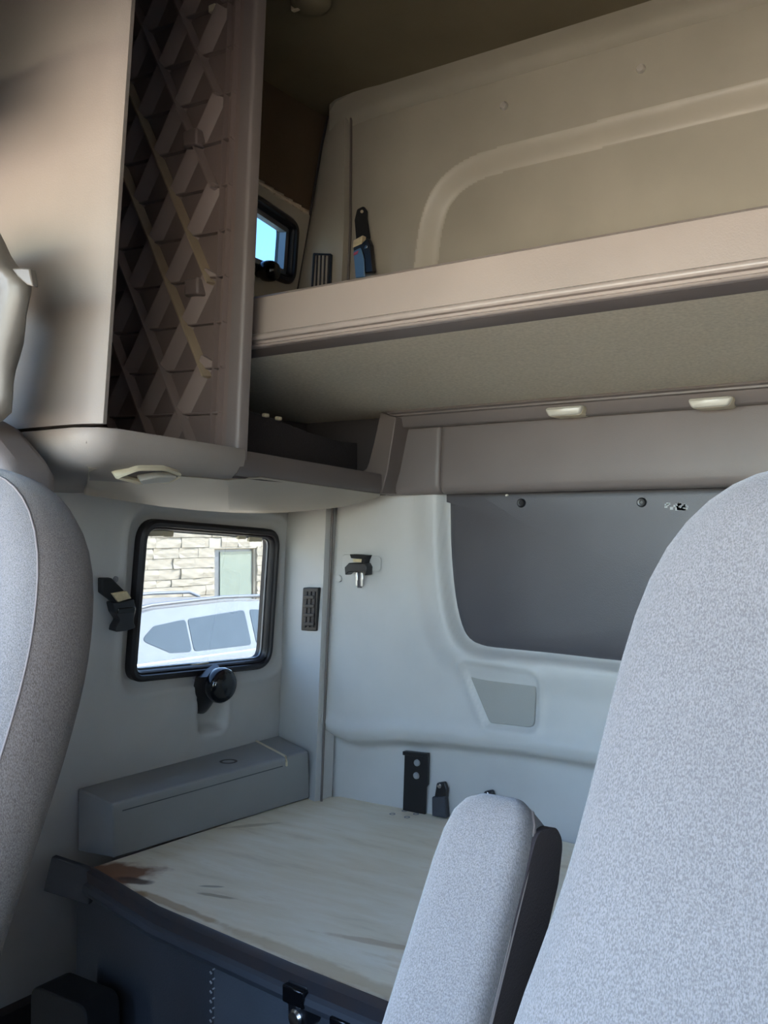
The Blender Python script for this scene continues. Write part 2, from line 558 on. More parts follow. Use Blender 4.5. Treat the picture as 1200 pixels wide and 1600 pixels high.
struct('ceiling', bm, M['olive'])

# ---- left wall: lower moulded panel with the window opening
w1o = pxL([(221, 812), (434, 830), (420, 1041), (201, 1064)])
w1 = rpoly(w1o, [0.05, 0.05, 0.05, 0.04], 8)
w1b = rpoly(pxL([(208, 797), (446, 815), (440, 1046), (192, 1082)]), 0.06, 8)
pocket = rpoly(pxL([(308, 1040), (357, 1040), (353, 1142), (310, 1147)]), 0.022, 6)
ys = np.arange(-1.32, 0.12, 0.008)
zs = np.arange(0.0, 1.385, 0.008)
YY, VV = np.meshgrid(ys, zs)
dw = sdf(YY, VV, w1b)
H = -0.012 * sstep(-dw, -0.012, 0.006) + 0.004 * np.exp(-((dw - 0.016) / 0.01) ** 2)
dp = sdf(YY, VV, pocket)
H += -0.042 * sstep(-dp, -0.002, 0.014) + 0.003 * np.exp(-((dp - 0.008) / 0.006) ** 2)
mask = sdf(YY, VV, inset(w1, 0.012)) < 0
relief('wall_left', YY, VV, H, SIDE, M['lower'], mask)

# ---- left wall: upper trim round the top window, fabric above it
w2o = pxL([(350, 272), (464, 350), (457, 446), (346, 402)])
w2 = rpoly(w2o, 0.035, 8)
bl = pxL([(330, 238), (400, 283), (484, 336), (530, 366)])
ys = np.arange(-1.32, 0.12, 0.004)
zs = np.arange(1.37, 2.36, 0.004)
YY, VV = np.meshgrid(ys, zs)
zb = np.interp(YY, [p[0] for p in bl], [p[1] for p in bl])
up = VV > zb
H = -0.010 * sstep(VV, zb - 0.002, zb + 0.010)
mask = sdf(YY, VV, inset(w2, 0.014)) < 0
relief('wall_left', YY, VV, H, SIDE, M['upper'], mask | (VV > zb + 0.016))
relief('wall_left', YY, VV, H, SIDE, M['fabric'], mask | (VV < zb - 0.006))

# ---- corner pillars between side and rear wall
def pillar(name, left, right, material, off=0.0, seam_left=False):
    bm = NB()
    rows = []
    for (a, b) in zip(left, right):
        pl, pr = onL(a[0], a[1], off), onY(b[0], b[1], 0.0)
        pr = pr + Vector((-0.004, -0.006, 0))
        q = [pl + Vector((-0.05, 0.03, 0)), pl + Vector((-0.006, 0.0, 0)), pl + (pr - pl) * 0.10 + Vector((0.004, -0.014, 0)),
             pl + (pr - pl) * 0.5 + Vector((0.004, -0.016, 0)), pr + Vector((-0.006, -0.016, 0)), pr + Vector((-0.003, -0.004, 0)), pr + Vector((0.0, 0.05, 0))]
        rows.append(q)
    loft(bm, rows, closed=False, cap=False)
    o = struct(name, bm, material, smooth=50)
    bm = NB(); tube(bm, [onY(b[0] + 0.5, b[1], 0.0) + Vector((0.001, -0.010, 0)) for b in right], 0.0032, 6)
    mesh('seam_strip', bm, M['lip'], o, label='dark seam along the rear edge')
    if seam_left:
        bm = NB(); tube(bm, [onL(a[0] - 0.5, a[1], off) + Vector((-0.002, -0.006, 0)) for a in left], 0.0035, 6)
        mesh('seam_strip', bm, M['dark'], o, label='dark seam along the side edge')
    return o
pillar('trim_2', [(455, 770), (449, 830), (441, 1050), (437, 1160), (432, 1300)], [(523, 770), (521, 830), (512, 1050), (508, 1160), (503, 1300)], M['lower'])
pillar('trim_3', [(517, 178), (506, 230), (484, 360), (468, 450), (455, 520)], [(551, 186), (551, 230), (550, 360), (546, 450), (543, 520)], M['upper'], seam_left=True)

# ---- window gaskets and panes
def window(name, outer_loop, width, depth, glass_in, mats):
    bm = NB()
    inner = inset(outer_loop, width)
    ring(bm, inset(outer_loop, -0.004), inner,
         [(0, -0.02), (0, 0.006), (0.25, 0.012), (0.6, 0.012), (0.72, 0.004), (0.8, 0.006), (0.95, 0.002), (1.0, -0.006), (1.0, -depth)], SIDE)
    fr = struct(name, bm, mats[0], smooth=40)
    bm = NB()
    prism(bm, inset(outer_loop, width - 0.006), -glass_in - 0.004, -glass_in, SIDE)
    g = mesh('window_pane', bm, mats[1], fr)
    return fr
win1 = window('window_1', w1, 0.021, 0.030, 0.016, (M['rubber'], M['glass']))
win2 = window('window_2', w2, 0.020, 0.05, 0.03, (M['rubber'], M['glass2']))
# aluminium inner slide of the upper window and the lower sash line
bm = NB()
ring(bm, inset(w2, 0.021), inset(w2, 0.033), [(0, -0.012), (0, -0.006), (1, -0.006), (1, -0.028)], SIDE)
mesh('sliding_sash', bm, M['alu'], win2, label='pale metal sash inside the black gasket')
bm = NB()
ring(bm, inset(w1, 0.0205), inset(w1, 0.0245), [(0, -0.015), (0, -0.010), (1, -0.010), (1, -0.015)], SIDE)
mesh('window_sash', bm, M['alu'], win1)

# ---- the rest of the cab: floor, closed right side, front and left with openings for the daylight
bm = NB(); box(bm, (RIGHT / 2 - 0.1, -1.45, -0.02), (RIGHT + 0.4, 3.2, 0.04)); struct('floor', bm, M['floor'])
def panel(name, x0, x1, y0, y1, z0, z1, m):
    bm = NB(); box(bm, ((x0 + x1) / 2, (y0 + y1) / 2, (z0 + z1) / 2), (x1 - x0, y1 - y0, z1 - z0)); return struct(name, bm, m)
panel('wall_right', RIGHT, RIGHT + 0.03, -2.9, 0.1, 0, 2.34, M['lower'])      # driver's side, left windowless to keep daylight off the left wall
panel('added_shade_pillar', -0.16, 0.12, -1.36, -1.27, 0, 1.24, M['lower'])          # unseen box added as a door pillar to shade the left wall
panel('added_shade_bin', -0.10, 0.44, -2.9, -1.30, 1.74, 1.86, M['dark'])          # unseen bin, added to shade the top of the cabinet panel
panel('added_shade_console', -0.10, RIGHT, -2.9, -1.42, 1.86, 1.90, M['dark'])         # unseen console, added to cut windscreen light high in the cab
panel('wall_left', -0.16, -0.13, -2.9, -1.3, 0, 0.92, M['lower'])
panel('wall_left', -0.16, -0.05, -2.9, -1.3, 1.72, 2.34, M['upper'])
panel('wall_left', -0.16, -0.10, -1.50, -1.3, 0.92, 1.72, M['lower'])
panel('wall_front', -0.16, RIGHT + 0.03, -2.93, -2.9, 0, 0.82, M['dark'])
panel('wall_front', -0.16, RIGHT + 0.03, -2.93, -2.9, 1.95, 2.34, M['upper'])
panel('trim_4', -0.16, -0.06, -2.93, -2.82, 0.82, 1.95, M['upper'])
panel('trim_5', RIGHT - 0.07, RIGHT + 0.03, -2.93, -2.82, 0.82, 1.95, M['upper'])
panel('wall_rear', -0.20, RIGHT + 0.05, 0.09, 0.12, 0, 2.34, M['dark'])
panel('trim_6', -0.13, RIGHT, -2.9, -2.5, 0.70, 0.80, M['dark'])          # dashboard shelf

kz = onL(50, 1553).z
panel('baseboard_left', XL(0.3) - 0.02, XL(0.3) + 0.02, -1.27, -0.62, 0.0, kz, M['dark'])
# ================================================================== BUNK (lower)
bl_near, bl_rear = onZ(146, 1355, 0.5), onZ(481, 1246, 0.5)
f1, f2, f3, f4 = onZ(250, 1417, 0.5), onZ(376, 1471, 0.5), onZ(460, 1507, 0.5), onZ(612, 1568, 0.5)
dirf = (f4 - f2).normalized()
f5 = f4 + dirf * 0.9
board = [bl_near, f1, f2, f3, f4, f5, Vector((RIGHT - 0.1, f5.y, 0.5)), Vector((RIGHT - 0.1, 0.0, 0.5)), Vector((0.9, 0.02, 0.5)), onZ(700, 1279, 0.5) + Vector((0, 0.02, 0)), onZ(540, 1247, 0.5) + Vector((0, 0.02, 0)), bl_rear]
bp = [(p.x, p.y) for p in board]
BT = thing('sleeper_bunk', 'low sleeper bunk base topped with bare pale plywood, rust stained at one corner', 'bunk', (0.9, -0.4, 0.0))
bm = NB(); prism(bm, bp, 0.482, 0.5)
top = mesh('plywood_board', bm, M['ply'], BT, label='pale plywood sheet with a rust brown corner stain')
# edge moulding along the front, bulkhead below
front = [bl_near, f1, f2, f3, f4, f5]
nf = Vector((dirf.y, -dirf.x, 0)).normalized()
if nf.y > 0: nf = -nf
bm = NB()
loft(bm, [[p + nf * 0.008 + Vector((0, 0, 0.003)), p + nf * 0.018 + Vector((0, 0, -0.004)), p + nf * 0.016 + Vector((0, 0, -0.026)), p - nf * 0.012 + Vector((0, 0, -0.026)), p - nf * 0.012 + Vector((0, 0, -0.019)), p + nf * 0.003 + Vector((0, 0, -0.019)), p + nf * 0.003 + Vector((0, 0, 0.003))] for p in front])
mesh('steel_edge_angle', bm, M['rust'], BT)
bm = NB(); tube(bm, [p + nf * 0.010 + Vector((0, 0, -0.040)) for p in front], 0.016, 10)
mesh('edge_moulding', bm, M['edge'], BT)
def bulk(a, b, back, m, name, z1=0.47):
    bm = NB()
    pa, pb = a - nf * back, b - nf * back
    vs = [pa, pb, pb - nf * 0.02, pa - nf * 0.02]
    prism(bm, [(v.x, v.y) for v in vs], 0.0, z1)
    return mesh(name, bm, m, BT, bevel=0.004)
ps = onZ(325, 1449, 0.5)
pb0 = bl_near + (f1 - bl_near).normalized() * 0.0 - Vector((0.10, -0.02, 0))
bulk(pb0, ps, 0.015, M['carpet'], 'bulkhead_panel')
bulk(ps, f5, 0.012, M['carpet2'], 'bulkhead_panel')
# stitching at the joint of the two bulkhead panels
bm = NB()
for k in range(40):
    z = 0.45 - k * 0.0085
    p = ps + nf * (-0.010) + dirf * (0.004 if k % 2 else -0.004)
    fr = Frame((p.x, p.y, z), dirf, (0, 0, 1))
    box(bm, (0, 0, 0), (0.0055, 0.002, 0.0025), Frame(fr.o, dirf + Vector((0, 0, 0.7 if k % 2 else -0.7)), nf))
so_ = mesh('stitching', bm, M['stitch'], BT); so_['kind'] = 'stuff'
# drilled holes near the rear edge
for (hx, hy) in ((613, 1272), (632, 1267), (636, 1277), (650, 1272)):
    p = onZ(hx, hy, 0.5)
    bm = NB(); lathe(bm, [(0.0075, -0.004), (0.0075, 0.0008), (0.005, 0.0008), (0.004, -0.002)], Frame((p.x, p.y, 0.5), (1, 0, 0), (0, 1, 0)), 14)
    mesh('bolt_hole', bm, M['ledge'], BT)
# dark bracket at the front corner
pc = [onP(a, b, bl_near + Vector((0, -0.012, 0)), (0.30, -1, 0)) for a, b in ((83, 1337), (144, 1357), (141, 1413), (70, 1391))]
bm = NB()
nb = Vector((0.30, -1, 0)).normalized()
loft(bm, [[p + nb * 0.006 for p in pc], [p - nb * 0.010 for p in pc]])
mesh('corner_bracket', bm, M['carpet'], BT, bevel=0.003, label='dark flat bracket at the stained front corner')

fb0, fb1 = onY(88, 1575, -0.80), onY(136, 1575, -0.80)
bm = NB(); prism(bm, rpoly([(fb0.x - 0.08, 0.002), (fb1.x, 0.002), (fb1.x, fb1.z), (fb0.x - 0.08, fb1.z)], [0.005, 0.005, 0.03, 0.03]), 0.72, 0.80, REAR)
tag(mesh('floor_box', bm, M['floor'], bevel=0.006), 'low black box on the floor in front of the bunk bulkhead, bottom left', 'box')

def latch(px, py, sc, label):
    p = onP(px, py, f3 + nf * 0.012, nf)
    fr = Frame(p, dirf, (0, 0, 1), nf)
    t = thing('bunk_latch', label, 'latch', p)
    bm = NB(); prism(bm, rpoly([(-0.020 * sc, -0.042 * sc), (0.020 * sc, -0.042 * sc), (0.022 * sc, 0.03 * sc), (-0.022 * sc, 0.03 * sc)], [0.016 * sc, 0.016 * sc, 0.004, 0.004]), -0.03, 0.006, fr)
    mesh('latch_plate', bm, M['black'], t, bevel=0.002)
    bm = NB(); box(bm, (0, 0.012 * sc, 0.006), (0.046 * sc, 0.028 * sc, 0.022), fr)
    mesh('latch_catch', bm, M['gloss'], t, bevel=0.003)
    bm = NB(); lathe(bm, [(0.014 * sc, 0.004), (0.0145 * sc, 0.010), (0.011 * sc, 0.014), (0.004 * sc, 0.0145)], Frame(fr(0, -0.024 * sc, 0), fr.u, fr.v, fr.n), 20)
    mesh('latch_button', bm, M['steel'], t, label='round chrome push button')
latch(468, 1564, 1.0, 'black latch with a round chrome button under the plywood edge')
latch(541, 1612, 0.9, 'black latch at the very bottom edge, half cut off by the frame')

# ---- ledge box along the side wall above the board
ZB = 0.635
r0, r1 = onL(122, 1232), onL(436, 1149)
q0, q1 = onZ(176, 1256, ZB), onZ(482, 1173, ZB)
b0, b1 = onZ(178, 1341, 0.503), onZ(484, 1247, 0.503)
LB = thing('side_ledge', 'long grey plastic ledge box along the side wall beside the plywood', 'ledge', (0.0, -0.4, 0.5))
bm = NB()
def sec(a):
    R = r0.lerp(r1, a) + Vector((0.0, 0, 0)); Q = q0.lerp(q1, a); B = b0.lerp(b1, a)
    rr = [R, R.lerp(Q, 0.85), R.lerp(Q, 0.97) + Vector((0, 0, -0.001)), Q.lerp(B, 0.06), Q.lerp(B, 0.16), B, Vector((R.x, R.y, 0.503))]
    return rr
loft(bm, [sec(k / 10) for k in range(11)])
mesh('ledge_body', bm, M['ledge'], LB, bevel=0.004)
bm = NB()
a = 0.86
s1, s2, s3 = r0.lerp(r1, a), q0.lerp(q1, a), q0.lerp(q1, a).lerp(b0.lerp(b1, a), 0.18)
tube(bm, [s1 + Vector((0, 0, 0.001)), s2 + Vector((0, 0, 0.001)), s2.lerp(s3, 0.5) + Vector((0.002, 0, 0)), s3 + Vector((0.002, 0, 0))], 0.003, 6)
mesh('joint_strip', bm, M['cream'], LB, label='thin pale joint strip across the ledge')
p = onZ(357, 1190, ZB)
bm = NB(); lathe(bm, [(0.022, -0.004), (0.022, 0.001), (0.016, 0.001), (0.012, -0.003)], Frame((p.x, p.y, ZB), (1, 0, 0), (0, 1, 0)), 18)
mesh('screw_cap', bm, M['dark'], LB)
# lid line a little below the top edge
bm = NB()
tube(bm, [q0.lerp(q1, t).lerp(b0.lerp(b1, t), 0.17) + Vector((0.0005, -0.0005, 0)) for t in (0.04, 0.4, 0.84)], 0.0012, 5)
mesh('lid_joint', bm, M['carpet2'], LB)

# ================================================================== UPPER BUNK
YB = -0.65
def zY(px, py, y): return onY(px, py, y).z
UB = thing('upper_bunk', 'wide taupe upper bunk platform spanning the rear wall', 'bunk', (CX, -0.35, 1.5))
zt, z1, z2, z3, z4, z5 = (zY(990, v, YB) for v in (353, 437, 450, 455, 462, 481))
X0, X1 = -0.06, RIGHT - 0.02
bm = NB()
fprof = [(YB + 0.05, zt - 0.004), (YB + 0.014, zt), (YB + 0.006, zt - 0.006), (YB, z1 + 0.004), (YB - 0.010, z1 - 0.001)]
for k in range(1, 6):
    a = math.pi * k / 6
    fprof.append((YB - 0.010 - 0.006 * math.sin(a), z1 + (z2 - z1) * (1 - math.cos(a)) / 2))
fprof += [(YB - 0.004, z2), (YB - 0.002, z3)]
for k in range(0, 5):
    a = math.pi * k / 4
    fprof.append((YB - 0.004 - 0.006 * math.sin(a), z3 + (z4 - z3) * (1 - math.cos(a)) / 2))
fprof += [(YB + 0.004, z4 - 0.001), (YB + 0.05, z4 - 0.001)]
loft(bm, [[Vector((x, y, z)) for y, z in fprof] for x in (X0, X1)])
mesh('front_rail', bm, M['bunk'], UB, smooth=40, label='taupe vinyl front rail with a bright rounded lip')
zr = zY(1000, 616, -0.06)
bm = NB()
z5 = zY(990, 481, YB + 0.034)
bm = NB()
loft(bm, [[Vector((x, y, z)) for y, z in ((YB + 0.003, z4 - 0.001), (YB + 0.034, z5), (YB + 0.06, z5), (YB + 0.05, z4 - 0.001))] for x in (X0, X1)])
mesh('rail_underside', bm, M['lip'], UB, label='strip below the rounded lip, its shade put into a dark brown colour')  # shade of the downward face is put into this darker plastic
bm = NB()
up_pts = [(YB + 0.034, z5), (-0.45, z5 - 0.010), (-0.25, (z5 + zr) / 2 - 0.002), (-0.05, zr), (0.03, zr), (0.03, zr + 0.06), (YB + 0.05, zt - 0.03)]
loft(bm, [[Vector((x, y, z)) for y, z in up_pts] for x in (X0, X1)])
mesh('underside_panel', bm, M['felt'], UB, smooth=30, label='grey beige felt underside')
# rear beam below the platform
zq = zY(1000, 643, -0.06)
bm = NB()
pr = [(-0.085, zr + 0.004), (-0.088, zr - 0.001), (-0.080, zr - 0.004), (-0.080, zr - 0.008), (-0.072, zr - 0.010), (-0.060, zq + 0.004), (-0.05, zq), (0.02, zq), (0.02, zr + 0.004)]
loft(bm, [[Vector((x, y, z)) for y, z in pr] for x in (onY(606, 650, -0.085).x, X1)])
mesh('rear_beam', bm, M['header'], UB, smooth=40)
# scuff on the face of the rail
p = onY(842, 386, YB - 0.001)

# ---- reading lamps below the rear beam
def beam_lamp(px, py, wpx, label):
    c = onY(px, py, -0.085)
    d = (c - CAM).dot(FWD)
    wd = wpx / FPX * d / 0.83
    t = thing('reading_lamp', label, 'lamp', c, 'reading lamps under the upper bunk')
    fr = Frame(c, (1, 0, 0), (0, 0, 1))
    h = 0.020
    out = rpoly([(-wd / 2, h * 0.40), (-wd / 2 + 0.010, -h * 0.60), (wd / 2 - 0.010, -h * 0.60), (wd / 2, h * 0.40)], 0.010, 6)
    bm = NB(); prism(bm, out, -0.05, -0.002, fr); mesh('lamp_bezel', bm, M['cream'], t)
    bm = NB()
    L = [[bm.verts.new(fr(p[0], p[1], q)) for p in inset(out, d)] for d, q in ((0.0005, -0.004), (0.0005, 0.003), (0.002, 0.007), (0.005, 0.009))]
    for a_, b_ in zip(L, L[1:]):
        for i in range(len(out)): bm.faces.new((a_[i], a_[(i + 1) % len(out)], b_[(i + 1) % len(out)], b_[i]))
    bm.faces.new(L[-1])
    mesh('lamp_lens', bm, M['lens'], t, smooth=60)
beam_lamp(882, 641, 55, 'small ivory reading lamp under the bunk, nearer the corner shelf')
beam_lamp(1110, 627, 60, 'small ivory reading lamp under the bunk, nearer the right edge')

# ---- padded header panels under the beam
zh0, zh1 = zY(690, 772, -0.03), zq + 0.006
def header(xa, xb, label):
    bm = NB()
    prof = [(-0.002, zh1), (-0.030, zh1), (-0.034, zh1 - 0.01), (-0.042, zh0 + 0.05), (-0.043, zh0 + 0.022), (-0.038, zh0 + 0.008), (-0.028, zh0 + 0.001), (-0.015, zh0), (-0.002, zh0)]
    loft(bm, [[Vector((x, y + dy, z)) for y, z in prof] for x, dy in ((xa, 0.006), (xa + 0.004, 0.001), (xa + 0.012, 0), (xb - 0.012, 0), (xb - 0.004, 0.001), (xb, 0.006))])
    o = mesh('header_panel', bm, M['header'], smooth=50)
    tag(o, label, 'panel')
xs_ = onY(686, 715, -0.042).x
header(onY(596, 715, -0.042).x, xs_ - 0.001, 'short taupe padded header panel beside the corner shelf bracket')
header(xs_ + 0.001, X1, 'long taupe padded header panel above the charcoal cover')

# ---- charcoal cover over the rear window opening
cp = inset(cov_poly, 0.004)
zc = max(p[1] for p in cp)
cp = [(p[0], min(p[1], zc)) for p in cp]
CV = thing('window_cover', 'charcoal vinyl cover panel filling the rear wall opening', 'panel', (CX, -0.01, 0.95))
bm = NB()
def shrink(pts, k):
    cx, cy = CX, sum(p[1] for p in pts) / len(pts)
    return [(cx + (p[0] - cx) * k, cy + (p[1] - cy) * k) for p in pts]
loops = [(cp, -0.05), (cp, -0.026), (inset(cp, 0.006), -0.018), (inset(cp, 0.02), -0.015), (shrink(cp, 0.7), -0.012), (shrink(cp, 0.35), -0.011)]
L = [[bm.verts.new(REAR(p[0], p[1], t)) for p in pts] for pts, t in loops]
for a_, b_ in zip(L, L[1:]):
    for i in range(len(cp)):
        bm.faces.new((a_[i], a_[(i + 1) % len(cp)], b_[(i + 1) % len(cp)], b_[i]))
bm.faces.new(L[-1])
mesh('cover_pad', bm, M['cover'], CV, smooth=45)
for (px, py) in ((815, 786), (1003, 785)):
    c = onY(px, py, 0.014)
    bm = NB(); lathe(bm, [(0.0105, -0.004), (0.0105, 0.003), (0.008, 0.006), (0.004, 0.0055), (0.0035, 0.003)], Frame(c, (1, 0, 0), (0, 0, 1)), 18)
    mesh('snap_button', bm, M['black'], CV)
bm = NB()
rn = random.Random(3)
for k in range(26):
    px = 1016 + rn.random() ** 0.6 * 58; py = 786 + rn.random() * 9 + (px - 1016) * 0.03
    if k > 14: px = 1058 + rn.random() * 15
    c = onY(px, py, 0.0135)
    box(bm, (c.x, c.z, -0.0135), (0.004 + rn.random() * 0.005, 0.003 + rn.random() * 0.003, 0.0006), Frame((0, 0, 0), (1, 0, 0), (0, 0, 1)))
r_ = mesh('tape_residue', bm, M['stitch'], CV, label='flaky pale tape residue'); r_['kind'] = 'stuff'
c = onY(792, 774, -0.035)
bm = NB(); ball(bm, Frame(c, (1, 0, 0), (0, 0, 1)), 0.004, 0.003, 0.003, 10, 6); mesh('snap_button', bm, M['lens'], CV, label='tiny bright stud at the top edge')

# ---- speaker cover low on the rear wall
bm = NB()
sp_in = inset(spk, 0.004)
loops = [(sp_in, -0.03), (sp_in, 0.000), (inset(sp_in, 0.004), 0.003)]
prism(bm, sp_in, -0.03, -0.001, REAR, inset(sp_in, 0.003))
o = mesh('speaker_cover', bm, M['speaker'], bevel=0.002)
tag(o, 'grey cloth speaker cover below the charcoal panel', 'speaker')

# ---- push studs on the upper rear wall
for (px, py, lb) in ((788, 166, 'small pale plastic push stud nearer the corner, high on the rear wall'), (1002, 108, 'small pale plastic push stud nearer the right edge, high on the rear wall')):
    c = onY(px, py, 0.0)
    bm = NB(); lathe(bm, [(0.010, -0.004), (0.010, 0.004), (0.007, 0.009), (0.002, 0.010)], Frame(c, (1, 0, 0), (0, 0, 1)), 16)
    tag(mesh('push_stud', bm, M['lens']), lb, 'stud', 'push studs on the upper rear wall')

# ---- plug and recess outline on the lower rear wall
c = onY(529, 904, -0.003)
bm = NB(); lathe(bm, [(0.0095, -0.01), (0.0095, 0.002), (0.007, 0.003), (0.002, 0.003)], Frame(c, (1, 0, 0), (0, 0, 1)), 18)
tag(mesh('blanking_plug', bm, M['lower']), 'small round grey plug left of the black belt clip', 'plug')

# ---- belt clip on the rear wall
c = onY(570, 888, -0.012)
K = thing('belt_clip', 'black belt clip with a bright steel tongue on the rear wall', 'clip', c)
fr = Frame((c.x, -0.004, c.z), (1, 0, 0), (0, 0, 1))
bm = NB(); prism(bm, rpoly([uv(fr, onY(a, b, -0.004)) for a, b in ((535, 866), (596, 869), (595, 893), (535, 890))], 0.012), 0, 0.0022, fr); mesh('backing_plate', bm, M['lower'], K, bevel=0.001)
sz = 0.0023 / 1.5 * 1.0
k_ = (onY(580, 888, 0) - onY(570, 888, 0)).x / 10        # metres per photo pixel here
def kp(pts): return [((a - 570) * k_, (888 - b) * k_) for a, b in pts]
bm = NB(); prism(bm, kp([(554, 870), (579, 871), (577, 876), (556, 875)]), 0.0, 0.030, fr); mesh('strap_loop', bm, M['belt'], K, bevel=0.001)
bm = NB(); prism(bm, kp([(572, 872), (579, 872), (576, 884), (570, 884)]), 0.006, 0.026, fr); mesh('strap_side', bm, M['belt'], K, bevel=0.001)
bm = NB(); prism(bm, kp([(555, 876), (570, 876), (569, 880), (556, 880)]), 0.004, 0.020, fr); mesh('clip_label', bm, M['label'], K, bevel=0.0005, label='tan label between the strap loops')
bm = NB(); prism(bm, kp([(552, 881), (577, 881), (580, 886), (579, 896), (576, 897), (575, 892), (551, 893), (546, 897), (545, 887)]), 0.0, 0.028, fr); mesh('clip_body', bm, M['black'], K, bevel=0.002)
for a, b in ((558, 561.5), (566, 570)):
    bm = NB(); prism(bm, kp([(a, 893), (b, 893), (b, 911), (a, 911)]), 0.012, 0.016, fr); mesh('tongue_prong', bm, M['steel'], K, bevel=0.001)
bm = NB(); prism(bm, kp([(561, 893), (567, 893), (567, 913), (560, 913)]), 0.012, 0.0135, fr); mesh('steel_tongue', bm, M['cover'], K, bevel=0.0005)

# ---- hardware along the rear of the bunk (fixed in the recess under the ledge)
YH = 0.046
fr = Frame((0, YH, 0), (1, 0, 0), (0, 0, 1))
def rp(pts, y=YH): return [uv(fr, onY(a, b, y)) for a, b in pts]
K = thing('hinge_plate', 'tall black steel plate with two bolts behind the plywood', 'plate', onY(650, 1268, YH))
bm = NB(); prism(bm, rp([(634, 1175), (672, 1179), (671, 1225), (668, 1230), (666, 1272), (631, 1266)]), 0.0, 0.006, fr); mesh('plate', bm, M['black'], K, bevel=0.0015)
bm = NB(); prism(bm, rp([(634, 1172), (672, 1176), (672, 1182), (634, 1178)]), 0.0, 0.016, fr); mesh('plate_flange', bm, M['black'], K, bevel=0.0015)
for (a, b) in ((654, 1191), (653, 1211)):
    u0 = uv(fr, onY(a, b, YH))
    bm = NB(); lathe(bm, [(0.0085, 0.004), (0.0085, 0.009), (0.006, 0.011), (0.002, 0.011)], Frame(fr(u0[0], u0[1], 0), fr.u, fr.v, fr.n), 14); mesh('bolt', bm, M['ledge'], K, label='dull grey bolt head')

def belt_end(dx, dy, label):
    K = thing('belt_anchor', label, 'belt', onY(692 + dx, 1272 + dy, YH), 'belt anchors behind the plywood')
    q = lambda pts: rp([(a + dx, b + dy) for a, b in pts])
    bm = NB(); prism(bm, rpoly(q([(686, 1222), (698, 1220), (702, 1232), (701, 1246), (682, 1246)]), 0.006), 0.0, 0.012, fr); mesh('anchor_tab', bm, M['black'], K, bevel=0.002)
    bm = NB(); prism(bm, q([(681, 1242), (701, 1242), (704, 1276), (681, 1272)]), 0.002, 0.020, fr); mesh('webbing', bm, M['carpet'], K, bevel=0.003)
    u0 = uv(fr, onY(691 + dx, 1226 + dy, YH))
    bm = NB(); lathe(bm, [(0.006, 0.010), (0.006, 0.015), (0.002, 0.016)], Frame(fr(u0[0], u0[1], 0), fr.u, fr.v, fr.n), 12); mesh('bolt', bm, M['steel'], K)
belt_end(0, 0, 'dark belt anchor with webbing just right of the tall black plate')
belt_end(74, 13, 'dark belt anchor peeping over the top of the armrest')

# ---- slotted black plate on the lower corner pillar
def pillar_frame(l0, r0_, l1, r1_, px, py, off):
    a0, b0_, a1, b1_ = onL(*l0), onY(*r0_, 0), onL(*l1), onY(*r1_, 0)
    f = Frame(a0.lerp(b0_, 0.5), b0_ - a0, a0.lerp(b0_, 0.5) - a1.lerp(b1_, 0.5))
    if f.n.y > 0: f = Frame(f.o, f.u, f.v, -f.n)
    c = onP(px, py, f.o + f.n * off, f.n)
    return Frame(c, f.u, f.v, f.n)
fr = pillar_frame((449, 830), (521, 830), (441, 1050), (512, 1050), 485, 953, 0.036)
ctr = fr.o
def lp(pts): return [uv(fr, onP(a, b, fr.o, fr.n)) for a, b in pts]
K = thing('pillar_vent', 'narrow black ribbed vent plate on the lower corner pillar', 'vent', ctr)
bm = NB(); prism(bm, rpoly(lp([(475, 918), (499, 918), (496, 986), (472, 985)]), 0.004, 4), -0.02, 0.005, fr); mesh('vent_plate', bm, M['black'], K, bevel=0.002)
for k in range(3):
    a = 480 + k * 6.2
    bm = NB(); prism(bm, lp([(a + 0.6, 924), (a + 3, 924), (a + 0.4, 980), (a - 2, 980)]), 0.004, 0.008, fr); mesh('vent_rib', bm, M['dark'], K, bevel=0.001)
for k in range(4):
    b = 930 + k * 14
    bm = NB(); prism(bm, lp([(478, b), (494, b), (493.6, b + 5), (477.6, b + 5)]), 0.004, 0.0095, fr); mesh('vent_boss', bm, M['black'], K, bevel=0.001)

# ---- slotted vent on the upper corner post
fr = pillar_frame((484, 360), (550, 360), (468, 450), (546, 450), 504, 418, 0.020)
ctr = fr.o
K = thing('air_vent', 'black vent with upright slats on the upper corner post', 'vent', ctr)
bm = NB(); o_ = rpoly(lp([(490, 396), (519, 397), (517, 450), (487, 452)]), 0.003, 3)
ring(bm, o_, inset(o_, 0.004), [(0, -0.01), (0, 0.004), (1, 0.004), (1, -0.02)], fr); mesh('vent_frame', bm, M['black'], K)
bm = NB(); prism(bm, inset(o_, 0.002), -0.024, -0.016, fr); mesh('vent_back', bm, M['black'], K)
for k in range(4):
    a = 494.5 + k * 6
    bm = NB(); prism(bm, lp([(a + 0.4, 399), (a + 2.2, 399), (a + 0.6, 449), (a - 1.4, 449)]), -0.015, 0.003, fr); mesh('vent_slat', bm, M['dark'], K, bevel=0.0008)

